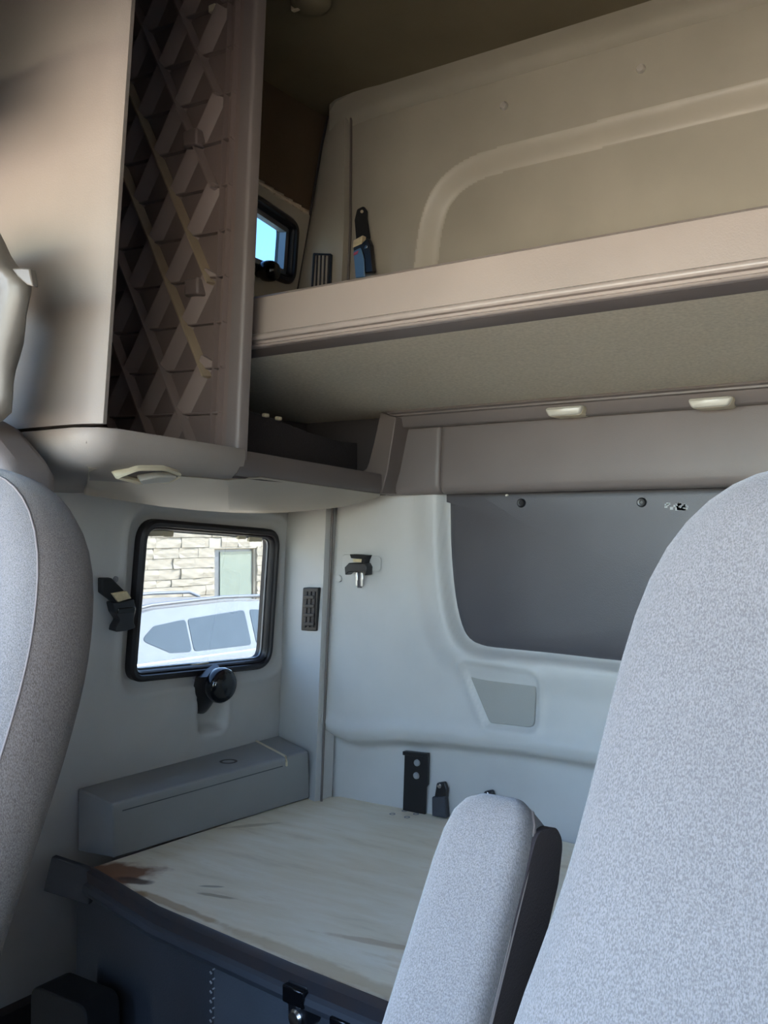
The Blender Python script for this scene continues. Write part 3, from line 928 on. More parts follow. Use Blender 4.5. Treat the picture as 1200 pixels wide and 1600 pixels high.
# ---- belt buckle on the upper rear wall
YU = -0.012
fr = Frame((0, YU, 0), (1, 0, 0), (0, 0, 1))
def bq(pts): return [uv(fr, onY(a, b, YU)) for a, b in pts]
K = thing('bunk_restraint_buckle', 'black belt buckle with tan label and blue tongue hanging behind the upper bunk', 'buckle', onY(572, 335, YU))
bm = NB(); prism(bm, rpoly(bq([(560, 328), (570, 323), (575, 330), (575, 342), (580, 375), (559, 382), (556, 345)]), 0.008), 0.0, 0.007, fr); mesh('webbing', bm, M['belt'], K, bevel=0.002)
u0 = uv(fr, onY(568.5, 332, YU))
bm = NB(); lathe(bm, [(0.004, 0.005), (0.004, 0.010), (0.001, 0.011)], Frame(fr(u0[0], u0[1], 0), fr.u, fr.v, fr.n), 12); mesh('anchor_bolt', bm, M['cream'], K)
bm = NB(); prism(bm, bq([(560, 379), (574.5, 371), (573, 384), (558.5, 390)]), 0.006, 0.022, fr); mesh('care_label', bm, M['label'], K, bevel=0.001, label='tan label on the strap')
bm = NB(); prism(bm, rpoly(bq([(558, 389), (573, 382), (581, 374), (586, 385), (590, 428), (566, 432)]), 0.005, 3), 0.004, 0.020, fr); mesh('buckle_body', bm, M['black'], K, bevel=0.003)
bm = NB(); prism(bm, bq([(560, 396), (572, 390), (577, 408), (578, 436), (564, 438)]), 0.019, 0.024, fr); mesh('buckle_face', bm, mat('blue_grey_plastic', (84, 116, 146), 0.35), K, bevel=0.002, label='blue grey buckle face')
bm = NB(); prism(bm, bq([(562, 398.5), (569, 395), (567, 400.5), (561.5, 403)]), 0.023, 0.026, fr); mesh('release_button', bm, mat('red_plastic', (196, 84, 100), 0.4), K, bevel=0.0008, label='small red release mark')
bm = NB(); prism(bm, bq([(578, 387), (582, 386), (581, 391), (577, 392)]), 0.019, 0.0225, fr); mesh('steel_glint', bm, M['steel'], K, bevel=0.0008)

# ---- belt buckle on the left wall beside the window
fr = Frame(onL(180, 945, 0.008), SIDE.u, SIDE.v, SIDE.n)
def sq(pts): return [uv(fr, onL(a, b, 0.008)) for a, b in pts]
K = thing('wall_buckle', 'black belt buckle with tan label left of the lower window', 'buckle', onL(180, 945, 0.0))
bm = NB(); prism(bm, sq([(152, 902), (168, 902), (187, 921), (190, 935), (172, 940), (152, 925)]), 0.0, 0.016, fr); mesh('webbing', bm, M['belt'], K, bevel=0.003)
bm = NB(); prism(bm, sq([(165, 925), (188, 921), (195, 932), (175, 938)]), 0.014, 0.022, fr); mesh('care_label', bm, M['label'], K, bevel=0.001, label='tan label on the strap')
bm = NB(); prism(bm, rpoly(sq([(172, 939), (196, 933), (199, 950), (196, 962), (196, 970), (199, 977), (185, 982), (167, 984), (169, 976), (175, 966), (167, 954), (163, 938)]), 0.004, 3), 0.004, 0.028, fr); mesh('buckle_body', bm, M['black'], K, bevel=0.004)
bm = NB(); box(bm, (uv(fr, onL(184, 950, 0.008))[0], uv(fr, onL(184, 950, 0.008))[1], 0.028), (0.05, 0.012, 0.006), fr); mesh('release_bar', bm, M['gloss'], K, bevel=0.002)
c = onL(180, 905, 0.0)
bm = NB(); lathe(bm, [(0.007, -0.002), (0.007, 0.003), (0.003, 0.006)], Frame(c, SIDE.u, SIDE.v, SIDE.n), 12); mesh('mounting_screw', bm, M['ledge'], K)

# ---- window knob with its arm
def knob(win, c, r, label, arm_to=None):
    fr = Frame(c, SIDE.u, SIDE.v, SIDE.n)
    bm = NB(); lathe(bm, [(r * 0.55, -0.03), (r * 0.6, 0.0), (r * 0.95, 0.012), (r, 0.024), (r * 0.97, 0.036), (r * 0.8, 0.046), (r * 0.45, 0.052), (r * 0.1, 0.053)], fr, 28)
    K = mesh('window_knob', bm, M['gloss'], win, smooth=70, label=label)
    if arm_to is not None:
        d = (arm_to - c)
        bm = NB()
        nrm = SIDE.n
        side_ = d.cross(nrm).normalized()
        rows = []
        for t, wd, hh in ((-0.35, 0.034, 0.038), (0.1, 0.041, 0.044), (0.5, 0.035, 0.038), (0.85, 0.025, 0.026), (1.05, 0.016, 0.016), (1.14, 0.004, 0.008)):
            p = c + d * t
            rows.append([p + side_ * wd * math.cos(q) + nrm * (-0.03 + hh * max(0, math.sin(q))) for q in [math.pi * k / 8 for k in range(9)]])
        loft(bm, rows)
        mesh('knob_arm', bm, M['black'], K, smooth=60)
knob(win1, onL(333, 1067, 0.03), 0.044, 'large round black knob on a tapering arm', onL(329, 1112, 0.0))
knob(win2, onL(408, 424, 0.01), 0.026, 'small round black knob')
# clips that hold the pane of the lower window
for (a, b, wd, lb) in ((246, 833, 0.055, None), (262, 834, 0.03, None), (377, 838, 0.03, None), (398, 842, 0.05, None), (311, 1040, 0.06, None)):
    c = onL(a, b, -0.010)
    bm = NB(); box(bm, (0, 0, 0), (wd, 0.014, 0.010), Frame(c, SIDE.u, SIDE.v, SIDE.n))
    o_ = mesh('pane_clip', bm, M['cream'], win1, bevel=0.002)

# ================================================================== CABINET AND CORNER SHELF
ZL = 1.349                                              # top of the lip
A0 = onZ(150, 665, ZL)                                  # front corner, near end
A1 = onZ(376, 700, ZL)                                  # where cabinet meets the corner shelf
YN, YF = A0.y, A1.y
CB = thing('wardrobe_cabinet', 'tall open taupe wardrobe cabinet with a diamond ribbed lining on the side wall', 'cabinet', (0.2, (YN + YF) / 2, 1.29))
lean_near = (onP(195, 0, A0, (0, 1, 0)) - A0)
lean_near = lean_near / lean_near.z
F1 = onY(375, 706, YF)
lean_far = onY(405, 0, YF) - F1
lean_far = lean_far / lean_far.z
# near side panel with its rolled front edge
bm = NB()
rows = []
for z in (ZL + 0.004, 1.6, 1.9, 2.2, 2.33):
    e = A0 + lean_near * (z - ZL)
    s = [(-0.12 - e.x, -0.010), (-0.20, -0.010), (-0.115, -0.010), (-0.085, -0.009), (-0.055, -0.0065), (-0.028, -0.002), (-0.010, 0.004), (0.0, 0.012), (-0.002, 0.020), (-0.012, 0.022), (-0.05, 0.020), (-0.12 - e.x, 0.020)]
    rows.append([Vector((e.x + a, e.y + b, z)) for a, b in s])
loft(bm, rows)
mesh('side_panel', bm, M['trim'], CB, smooth=50)
# ribbed far wall
RP = Frame((0, YF - 0.005, 0), (1, 0, 0), (0, 0, 1))
def rq(px, py): return Vector(uv(RP, onY(px, py, RP.o.y)))
bm = NB()
rows = []
for z in (ZL - 0.02, 2.33):
    e = F1 + lean_far * (z - F1.z)
    rows.append([Vector((-0.12, YF - 0.005, z)), Vector((e.x - 0.02, YF - 0.005, z)), Vector((e.x - 0.02, YF + 0.02, z)), Vector((-0.12, YF + 0.02, z))])
loft(bm, rows)
lining = mesh('ribbed_lining', bm, M['rib'], CB)
g_, t_, i_, s_, m_ = rq(198, 261), rq(325, 578), rq(278, 310), rq(182, 525), rq(245, 381)
e1, e2 = (t_ - g_) / 5, (s_ - i_) / 3
zlo, zhi = ZL - 0.005, 2.30
def xr(z): return (F1 + lean_far * (z - F1.z)).x
def clipseg(p, d):
    """part of the line p + t d that lies on the lining"""
    ts = [t * 0.02 for t in range(-400, 401)]
    ok = [t for t in ts if zlo < (p + d * t).y < zhi and -0.02 < (p + d * t).x < xr((p + d * t).y) - 0.075]
    return (min(ok), max(ok)) if ok else None
def rib_bar(p, q, wd, ht, m, name='rib', ridge=0.35, shift=0.0):
    d = (q - p); L_ = d.length
    if L_ < 0.01: return
    u = Vector((d.x, 0, d.y)).normalized()
    fr = Frame(RP(p.x, p.y, 0), u, Vector((-u.z, 0, u.x)), RP.n)
    bm = NB()
    prof = [(-wd / 2, -0.002), (-wd * ridge / 2 + shift, ht), (wd * ridge / 2 + shift, ht), (wd / 2, -0.002)]
    loft(bm, [[fr(0, a, b) for a, b in prof], [fr(L_, a, b) for a, b in prof]])
    mesh(name, bm, m, lining)
rnk = random.Random(5)
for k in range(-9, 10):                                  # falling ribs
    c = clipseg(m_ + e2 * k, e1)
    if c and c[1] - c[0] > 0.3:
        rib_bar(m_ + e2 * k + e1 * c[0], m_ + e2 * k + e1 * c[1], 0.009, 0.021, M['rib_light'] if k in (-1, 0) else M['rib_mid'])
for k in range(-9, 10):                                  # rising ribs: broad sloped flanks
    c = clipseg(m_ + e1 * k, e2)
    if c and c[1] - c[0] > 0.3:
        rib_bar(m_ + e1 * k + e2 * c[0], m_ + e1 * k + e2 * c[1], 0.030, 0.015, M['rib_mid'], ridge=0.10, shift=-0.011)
e3 = e1 - e2
for k in range(-9, 10):                                  # level ribs, low
    c = clipseg(m_ + e1 * k, e3)
    if c and c[1] - c[0] > 0.3:
        p_ = m_ + e1 * k + e3 * c[0]
        q_ = m_ + e1 * k + e3 * c[1]
        q_ = Vector((xr(q_.y) - 0.04, q_.y + (xr(q_.y) - 0.04 - q_.x) * e3.y / e3.x))
        rib_bar(p_, q_, 0.007, 0.009, M['rib'])
for dx in (0.062, 0.044):                                # upright ribs beside the flange
    rib_bar(Vector((xr(zlo) - dx, zlo)), Vector((xr(zhi) - dx, zhi)), 0.008, 0.010, M['rib'])
# small catches and pale clips on the lining
for (a, b) in ((311, 222), (313, 452)):
    p = rq(a, b)
    bm = NB(); box(bm, (p.x, p.y, 0.012), (0.035, 0.032, 0.026), RP); mesh('catch', bm, M['rib'], lining, bevel=0.004)
for (a, b) in ((338, 17), (199, 105)):
    p = rq(a, b)
    bm = NB(); box(bm, (p.x, p.y, 0.006), (0.016, 0.014, 0.014), RP); mesh('pale_clip', bm, M['cream'], lining, bevel=0.002)
# flange of the far wall
bm = NB()
rows = []
for z in (ZL - 0.02, 1.7, 2.0, 2.33):
    e = F1 + lean_far * (z - F1.z)
    s = [(-0.042, 0.02), (-0.034, 0.008), (-0.030, -0.006), (-0.010, -0.006), (-0.003, -0.005), (0.0, -0.001), (-0.001, 0.020), (-0.04, 0.022)]
    rows.append([Vector((e.x + a, YF + b, z)) for a, b in s])
loft(bm, rows)
mesh('flange', bm, M['header'], CB, smooth=60)
# cabinet back, floor
bm = NB()
loft(bm, [[Vector((XL(z) + 0.03, YN, z)), Vector((XL(z) + 0.03, YF + 0.02, z)), Vector((XL(z) + 0.01, YF + 0.02, z)), Vector((XL(z) + 0.01, YN, z))] for z in (1.33, 2.33)])
mesh('back_panel', bm, M['dark'], CB)
bm = NB(); prism(bm, [(-0.08, YN), (A0.x - 0.02, YN), (F1.x - 0.02, YF), (-0.08, YF)], 1.325, ZL - 0.008); mesh('cabinet_floor', bm, M['dark'], CB)
# base moulding: lip that rolls under
out = [(-0.12, YN - 0.012), (A0.x - 0.10, YN - 0.014), (A0.x - 0.035, YN - 0.010), (A0.x - 0.004, YN + 0.010), (A0.x + 0.004, YN + 0.04), (F1.x + 0.008, YF - 0.012), (F1.x + 0.002, YF + 0.012), (-0.12, YF + 0.012)]
def shx(pts, d):
    res = []
    for (x, y) in pts:
        res.append((x - d if x > -0.1 else x, min(max(y, YN - 0.012 + d), YF + 0.012)))
    return res
bm = NB()
loops = [(0.012, ZL - 0.004), (0.003, ZL - 0.001), (0.0, ZL - 0.005), (0.0, ZL - 0.018), (0.004, ZL - 0.032), (0.012, ZL - 0.044), (0.026, ZL - 0.054), (0.05, ZL - 0.062), (0.10, ZL - 0.070)]
loft(bm, [[Vector((x, y, z)) for x, y in shx(out, d)] for d, z in loops])
mesh('base_moulding', bm, M['trim'], CB, smooth=60)

# corner shelf: lip, bracket, belly, dark tray
YS = -0.095
G1 = onY(597, 771, YS)
SH = thing('corner_shelf', 'taupe corner shelf tray between wardrobe and rear wall', 'shelf', (0.15, -0.35, 1.29))
FA, FB = Vector((F1.x, YF + 0.0, 0)), Vector((G1.x, YS - 0.002, 0))
dS = (FB - FA).normalized()
nS = Vector((-dS.y, dS.x, 0))
if nS.x < 0: nS = -nS
ztA, ztB = ZL - 0.004, onP(570, 738, FB, nS).z
zbA, zbB = onP(377, 741, FA, nS).z, onP(595, 772, FB, nS).z
bm = NB()
rows = []
for k in range(9):
    t = k / 8
    p = FA.lerp(FB, t)
    zt_, zb_ = ztA + (ztB - ztA) * t, zbA + (zbB - zbA) * t
    rows.append([Vector((p.x, p.y, 0)) + nS * a + Vector((0, 0, z)) for a, z in ((-0.014, zt_), (-0.002, zt_ + 0.001), (0.0, zt_ - 0.003), (0.0, zb_ + 0.012), (-0.008, zb_), (-0.02, zb_ - 0.004), (-0.02, zb_ + 0.01))])
loft(bm, rows)
mesh('shelf_lip', bm, M['lip'], SH, smooth=50)
# bracket at the rear end
zt2 = onP(606, 647, FB, nS).z
frS = Frame((0, YS, 0), (1, 0, 0), (0, 0, 1))
def shp(pts): return [uv(frS, onY(a, b, YS)) for a, b in pts]
bm = NB()
br = shp([(595, 644), (619, 652), (613, 690), (606, 735), (597, 771), (584, 772), (566, 769), (556, 764), (557, 736), (566, 737), (573, 732), (577, 722), (584, 694)])
prism(bm, br, -0.09, 0.001, frS)
mesh('shelf_bracket', bm, M['lip'], SH, bevel=0.002)
bm = NB()
prism(bm, [(0.13, YF), (FA.x - 0.014, FA.y), (FB.x - 0.014, FB.y), (FB.x - 0.014, 0.0), (-0.10, 0.0), (-0.10, YF)], 1.296, 1.304)
mesh('shelf_floor', bm, M['dark'], SH)
bm = NB(); loft(bm, [[Vector((XL(z) + 0.02, YF + 0.02, z)), Vector((XL(z) + 0.05, -0.02, z)), Vector((0.25, -0.005, z)), Vector((0.25, 0.02, z)), Vector((XL(z) - 0.01, 0.02, z)), Vector((XL(z) - 0.01, YF + 0.02, z))] for z in (1.29, zr)])
mesh('shelf_back', bm, M['dark'], SH)
# net strap inside with pale clips
bm = NB()
pn_ = [onP(a, b, FA - nS * 0.12, nS) for a, b in ((380, 640), (430, 656), (480, 676), (530, 690), (570, 694), (590, 690))]
rows = []
for p in pn_:
    rows.append([p, p + nS * 0.004, p + nS * 0.004 - Vector((0, 0, 0.085)), p - Vector((0, 0, 0.085))])
loft(bm, rows)
mesh('cargo_net', bm, mat('black_net_fabric', (40, 34, 36), 0.9, bump=0.8, bscale=250), SH, smooth=60, label='black stretch net across the tray')
for (a, b) in ((415, 649), (435, 654)):
    p = onP(a, b, FA - nS * 0.11, nS)
    bm = NB(); box(bm, (0, 0, 0), (0.016, 0.008, 0.010), Frame(p, dS, (0, 0, 1), nS)); mesh('net_clip', bm, M['cream'], SH, bevel=0.002, label='pale plastic net clip')
# belly below cabinet and shelf, sweeping back to the wall
bm = NB()
stn = []
wall_px = [(130, 766), (190, 778), (250, 789), (310, 796), (360, 800), (410, 802), (453, 800), (480, 797), (502, 793), (530, 787), (560, 780), (592, 772)]
for i, (a, b) in enumerate(wall_px):
    t = i / (len(wall_px) - 1)
    if a <= 455: W = onL(a, b, 0.0)
    else:
        W = onY(a, b, -0.012)
        W.y = min(W.y, -0.012)
    stn.append(W)
front_pts = []
for i in range(len(wall_px)):
    t = i / (len(wall_px) - 1)
    y = (YN + 0.015) + (YS - YN - 0.015) * t
    if y < YF:
        k = (y - YN) / (YF - YN); x = (A0.x - 0.03) + (F1.x - 0.022 - A0.x + 0.03) * k
    else:
        k = (y - YF) / (YS - YF); x = F1.x - 0.006 + (G1.x - F1.x) * k
    kk = max(0.0, min(1.0, (y - YF) / (YS - YF)))
    zf = ZL - 0.058 if y < YF else zbA * (1 - kk) + zbB * kk
    front_pts.append(Vector((x, y, zf)))
rows = []
for Fp, W in zip(front_pts, stn):
    r = []
    for k in range(9):
        t = k / 8
        p = Fp.lerp(W, t)
        bulge = math.sin(math.pi * t) * 0.022 * min(1, (Fp - W).length / 0.3)
        r.append(p - Vector((0, 0, bulge)))
    r += [W + Vector((-0.03, 0.02, 0.02)), Fp + Vector((-0.03, 0, 0.02))]
    rows.append(r)
bm.free()
ks = min(range(len(front_pts)), key=lambda k: abs(front_pts[k].y - YF))
bm = NB(); loft(bm, rows[:ks + 1]); mesh('underside_belly', bm, M['belly'], CB, smooth=70)
bm = NB(); loft(bm, rows[ks:]); mesh('shelf_belly', bm, M['belly'], SH, smooth=70)

# reading light let into the underside of the cabinet base
c = onP(232, 741, Vector((A0.x * 0.5 + F1.x * 0.5 - 0.035, (YN + YF) / 2, ZL - 0.05)), Vector((0.62, -0.12, -0.78)))
c = c + Vector((0.62, -0.12, -0.78)).normalized() * 0.024
fr = Frame(c, (F1 - A0).normalized().x and Vector((F1.x - A0.x, F1.y - A0.y, 0)), Vector((0.78, 0, 0.62)), Vector((0.62, 0.13, -0.78)))
K = thing('cabinet_lamp', 'almond shaped ivory reading lamp set under the wardrobe cabinet', 'lamp', c)
def fp(pts): return [uv(fr, onP(a, b, fr.o, fr.n)) for a, b in pts]
almond = rpoly(fp([(178, 745), (215, 731), (255, 731), (284, 741), (262, 752), (215, 754)]), [0.004, 0.03, 0.03, 0.006, 0.03, 0.03], 5)
bm = NB(); ring(bm, inset(almond, -0.002), inset(almond, 0.004), [(0, -0.02), (0, 0.002), (0.5, 0.005), (1, 0.003), (1, -0.01)], fr); mesh('lamp_bezel', bm, M['cream'], K)
bm = NB(); prism(bm, inset(almond, 0.003), -0.016, -0.005, fr); mesh('lamp_dish', bm, M['header'], K)
lens = rpoly(fp([(214, 746), (246, 740), (277, 741), (260, 750), (220, 753)]), 0.005, 4)
bm = NB(); prism(bm, lens, -0.006, 0.006, fr); mesh('lamp_lens', bm, M['lens'], K, bevel=0.002)

# ceiling lamp
c = onZ(486, 2, ZC + 0.005)
K = thing('ceiling_lamp', 'small dark round lamp on the headliner at the top edge', 'lamp', c)
bm = NB(); lathe(bm, [(0.042, 0.0), (0.042, -0.006), (0.034, -0.014), (0.012, -0.018)], Frame(c, (1, 0, 0), (0, 1, 0)), 24); mesh('lamp_housing', bm, M['olive'], K, smooth=60)
p = onZ(463, 12, ZC - 0.005)
bm = NB(); box(bm, (p.x, p.y, ZC - 0.003), (0.022, 0.012, 0.016)); mesh('lamp_switch', bm, M['cream'], K, bevel=0.003)

# ================================================================== CURTAIN AND DOOR PILLAR (far left)
YC = -1.22
def cq(px, py, y=YC): return onY(px, py, y)
K = thing('privacy_curtain', 'bunched grey vinyl curtain hanging at the left edge', 'curtain', cq(-40, 660))
edge = [(2, 340), (10, 380), (22, 412), (46, 428), (56, 447), (45, 490), (36, 535), (27, 575), (23, 620), (21, 668)]
bm = NB()
rows = []
for (a, b) in edge:
    e = cq(a, b)
    r = []
    for k, (dx, dy) in enumerate([(0.0, 0.0), (-0.006, -0.016), (-0.022, -0.026), (-0.045, -0.022), (-0.07, -0.040), (-0.10, -0.055), (-0.14, -0.048), (-0.18, -0.065), (-0.24, -0.05), (-0.24, 0.02), (-0.10, 0.02), (-0.02, 0.014)]):
        wob = 0.006 * math.sin(b * 0.05 + k * 1.7)
        r.append(e + Vector((dx, dy + wob, 0)))
    rows.append(r)
loft(bm, rows)
mesh('curtain_sheet', bm, M['curtain'], K, smooth=70, subsurf=1)
bm = NB()
fl = [cq(a, b, YC - 0.01) for a, b in ((24, 421), (40, 420), (52, 421), (57, 449), (47, 446), (33, 434))]
loft(bm, [[p + Vector((0, -0.006, 0)) for p in fl], [p + Vector((0, 0.004, 0)) for p in fl]])
mesh('folded_flap', bm, M['curtain'], K, bevel=0.002)
# rounded door pillar trim below the curtain
bm = NB()
pts = [(-160, 640), (-10, 655), (12, 668), (34, 694), (52, 716), (66, 738), (66, 790), (-160, 790)]
f_ = [cq(a, b, -1.17) for a, b in pts]
loft(bm, [[p + Vector((0, -0.05, 0)) for p in f_], [p + Vector((0, 0.03, 0)) for p in f_]])
struct('trim_7', bm, M['header'], bevel=0.02, seg=3)

# ================================================================== SEATS
def seat(name, label, right_edge, Ys, tanr, cx, side, top_pts, thick, parent_extra=None, depth_front=0.10, seat_x=None):
    """reclined seat; right_edge = silhouette pixels of the edge we see, taken on the plane of the back's widest outline"""
    n = Vector((0, -1, tanr)).normalized()
    p0 = Vector((0, Ys, 1.2))
    fr = Frame(Vector((cx, Ys, 1.2)), (1, 0, 0), Vector((0, tanr, 1)), n)
    e = [uv(fr, onP(a, b, p0, n)) for a, b in right_edge]
    if side < 0: half = [(-x, y) for x, y in e]
    else: half = e
    half = [(max(0.02, x), y) for x, y in half]
    ymin = half[-1][1]
    half += [(half[-1][0] + 0.0, ymin - 0.10), (half[-1][0] - 0.01, ymin - 0.25)]
    outl = [(x, y) for x, y in half] + [(-x, y) for x, y in reversed(half)]
    dense = []
    for i in range(len(outl)):
        a, b = Vector(outl[i]), Vector(outl[(i + 1) % len(outl)])
        m_ = max(1, int((b - a).length / 0.02))
        for k in range(m_): dense.append(tuple(a.lerp(b, k / m_)))
    for _ in range(3):
        dense = [tuple((Vector(dense[i - 1]) + Vector(dense[i]) * 2 + Vector(dense[(i + 1) % len(dense)])) / 4) for i in range(len(dense))]
    K = thing(name, label, 'seat', Vector((cx, Ys - 0.25, 0.0)))
    cen = Vector((0, (max(p[1] for p in dense) + min(p[1] for p in dense)) / 2))
    def sc(pts, k): return [(p[0] * k, cen.y + (p[1] - cen.y) * (1 - (1 - k) * 0.6)) for p in pts]
    T = thick
    bm = NB()
    loops = [(inset(dense, 0.03), -0.012), (inset(dense, 0.012), -0.004), (inset(dense, 0.003), 0.012), (dense, T * 0.35), (inset(dense, 0.001), T * 0.6), (inset(dense, 0.005), T * 0.85), (inset(dense, 0.012), T)]
    L = [[bm.verts.new(fr(p[0], p[1], t)) for p in pts] for pts, t in loops]
    for a_, b_ in zip(L, L[1:]):
        for i in range(len(dense)): bm.faces.new((a_[i], a_[(i + 1) % len(dense)], b_[(i + 1) % len(dense)], b_[i]))
    bm.faces.new(L[0])
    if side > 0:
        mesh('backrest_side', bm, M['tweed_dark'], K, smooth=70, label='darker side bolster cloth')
        bm = NB()
    fpts = inset(dense, 0.012)
    loops = [(fpts, T - 0.002), (inset(fpts, 0.006), T + 0.004), (sc(inset(fpts, 0.006), 0.93), T + 0.012), (sc(inset(fpts, 0.006), 0.80), T + 0.017), (sc(inset(fpts, 0.006), 0.55), T + 0.014), (sc(inset(fpts, 0.006), 0.3), T + 0.012), (sc(inset(fpts, 0.006), 0.08), T + 0.011)]
    L2 = [[bm.verts.new(fr(p[0], p[1], t)) for p in pts] for pts, t in (loops if side > 0 else loops[1:])]
    L = L2 if side > 0 else [L[-1]] + L2
    for a_, b_ in zip(L, L[1:]):
        for i in range(len(dense)): bm.faces.new((a_[i], a_[(i + 1) % len(dense)], b_[(i + 1) % len(dense)], b_[i]))
    bm.faces.new(L[-1])
    front_ = mesh('backrest_front', bm, M['tweed'], K, smooth=70)
    bm = NB()
    if side > 0: tube(bm, [fr(p[0], p[1], T + 0.0005) for p in inset(dense, 0.0125)] + [fr(*inset(dense, 0.0125)[0], T)], 0.0012, 6)
    mesh('seam_piping', bm, M['seam'], K, smooth=70) if side > 0 else bm.free()
    # cushion and pedestal out of the picture, where they belong
    w_ = max(abs(p[0]) for p in dense)
    bm = NB(); prism(bm, rpoly([(cx - 0.24, Ys - 0.66), (cx + 0.24, Ys - 0.66), (cx + 0.24, Ys - 0.26), (cx - 0.24, Ys - 0.26)], 0.06), 0.40, 0.52)
    mesh('seat_cushion', bm, M['tweed'], K, bevel=0.03, seg=3)
    bm = NB(); prism(bm, rpoly([(cx - 0.16, Ys - 0.60), (cx + 0.16, Ys - 0.60), (cx + 0.16, Ys - 0.28), (cx - 0.16, Ys - 0.28)], 0.03), 0.0, 0.41)
    mesh('seat_pedestal', bm, M['black'], K, bevel=0.01)
    return K, fr, dense

TANR = 0.34
left_edge_px = [(-60, 749), (0, 749), (45, 750), (80, 758), (112, 778), (138, 812), (152, 850), (157, 890), (154, 960), (148, 1030), (133, 1100), (108, 1190), (78, 1285), (48, 1372), (20, 1455), (-6, 1540)]
seat('passenger_seat', 'grey tweed seat with its back cut off by the left edge', left_edge_px, -1.29, TANR, 0.50, 1, None, 0.070)
right_edge_px = [(1230, 748), (1200, 754), (1160, 771), (1120, 797), (1084, 830), (1054, 868), (1026, 918), (1005, 975), (988, 1038), (972, 1108), (955, 1182), (936, 1265), (908, 1365), (873, 1470), (840, 1550), (817, 1602)]
DS, dfr, _ = seat('driver_seat', 'large grey tweed seat filling the right foreground, with a raised armrest', right_edge_px, -1.27, TANR, 1.60, -1, None, 0.045)

# raised armrest on the inner side of the driver's seat
AX = 1.20
arm_c = [onX(a, b, AX) for a, b in ((788, 1246), (772, 1300), (740, 1420), (700, 1570), (660, 1720), (640, 1800))]
axis = (arm_c[0] - arm_c[3]).normalized()
side_v = Vector((1, 0, 0))
nrm_v = axis.cross(side_v).normalized()
if nrm_v.y > 0: nrm_v = -nrm_v
AL = (arm_c[0] - arm_c[4]).length + 0.10
frA = Frame(arm_c[0], side_v, axis)
if frA.n.y > 0: frA = Frame(arm_c[0], side_v, axis, -frA.n)
def arm_ring(d, wl, wr, t0, t1, r):
    """cross-section at distance d below the top"""
    pts = rpoly([(-wl, t0), (wr, t0), (wr, t1), (-wl, t1)], [r, r * 0.8, r * 0.6, r], 5)
    return [arm_c[0] - axis * d + side_v * x + nrm_v * y for x, y in pts]
bm = NB()
prof = [(0.000, 0.3), (0.003, 0.52), (0.010, 0.74), (0.022, 0.89), (0.040, 0.97), (0.065, 1.0), (0.2, 1.02), (AL - 0.03, 1.04), (AL, 0.85)]
rows = []
for d, k in prof:
    rows.append(arm_ring(d, 0.040 * k, 0.040 * k, -0.044 * k - 0.008, 0.038 * k - 0.008, 0.026 * k))
loft(bm, rows)
arm = mesh('armrest', bm, M['tweed'], DS, smooth=70, label='grey tweed armrest folded upright')
bm = NB()
rows2 = []
tube(bm, [arm_c[0] - axis * d + side_v * (0.040 * k - 0.0005) + nrm_v * (0.018 * k - 0.008) for d, k in prof[2:-1]], 0.0022, 6)
mesh('armrest_seam', bm, M['seam'], arm)
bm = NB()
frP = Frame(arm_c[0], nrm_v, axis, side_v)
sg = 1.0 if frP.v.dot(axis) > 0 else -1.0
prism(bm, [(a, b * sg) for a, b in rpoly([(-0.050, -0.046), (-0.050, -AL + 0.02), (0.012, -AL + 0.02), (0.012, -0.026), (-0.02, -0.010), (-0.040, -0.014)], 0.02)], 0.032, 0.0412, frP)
mesh('armrest_side', bm, mat('painted_shade_cloth', (50, 43, 46), 0.9, bump=0.4, bscale=500), arm, label='added side panel, its shade put into the dark colour')  # shade of the armrest flank, painted as a thin dark panel added here
bm = NB()
pv = arm_c[0] - axis * (AL - 0.04)
tube(bm, [pv, pv + Vector((0.14, 0.10, -0.02))], 0.02, 12)
mesh('armrest_pivot', bm, M['black'], arm)

# ================================================================== OUTSIDE
GZ = -1.36
bm = NB(); box(bm, (0, 0, GZ - 0.05), (160, 160, 0.1)); struct('ground', bm, M['asphalt'])
# stone building across the lot with a glazed door
BX = -12.0
BD = thing('stone_building', 'low pale stone building across the lot behind the white car', 'building', (BX - 2, 10, GZ))
dY0, dY1 = onX(333, 900, BX).y, onX(394, 900, BX).y
dZ = onX(360, 858, BX).z
y0, y1 = dY0 - 3.2, dY1 + 2.4
z1b = GZ + 3.4
def wallbox(ya, yb, za, zb, name='wall_section', m=None, t=0.3):
    bm = NB(); box(bm, (BX - t / 2 - 0.03, (ya + yb) / 2, (za + zb) / 2), (t, yb - ya, zb - za)); return mesh(name, bm, m or M['stucco'], BD)
wallbox(-16, y0, GZ, z1b + 1.2)
wallbox(y1, 40, GZ, z1b + 1.2)
wallbox(y0, y1, z1b, z1b + 1.2)
for (ya, yb, za, zb) in ((y0, dY0, GZ, z1b), (dY1, y1, GZ, z1b), (dY0, dY1, dZ, z1b)):
    core = wallbox(ya, yb, za, zb, 'stone_facing', M['stone'], 0.2)
    core.location.x += 0.07
rs = random.Random(11)
z = GZ
protos = []
for k in range(6):
    me = bpy.data.meshes.new('stone_block')
    bm = NB(); box(bm, (0, 0, 0), (0.16, 1, 1))
    bmesh.ops.subdivide_edges(bm, edges=bm.edges[:], cuts=1)
    for v in bm.verts:
        if v.co.x > 0.07: v.co.x += rs.uniform(-0.012, 0.018)
        else: pass
    bm.to_mesh(me); bm.free()
    me.materials.append(M['stone'])
    protos.append(me)
nblk = 0
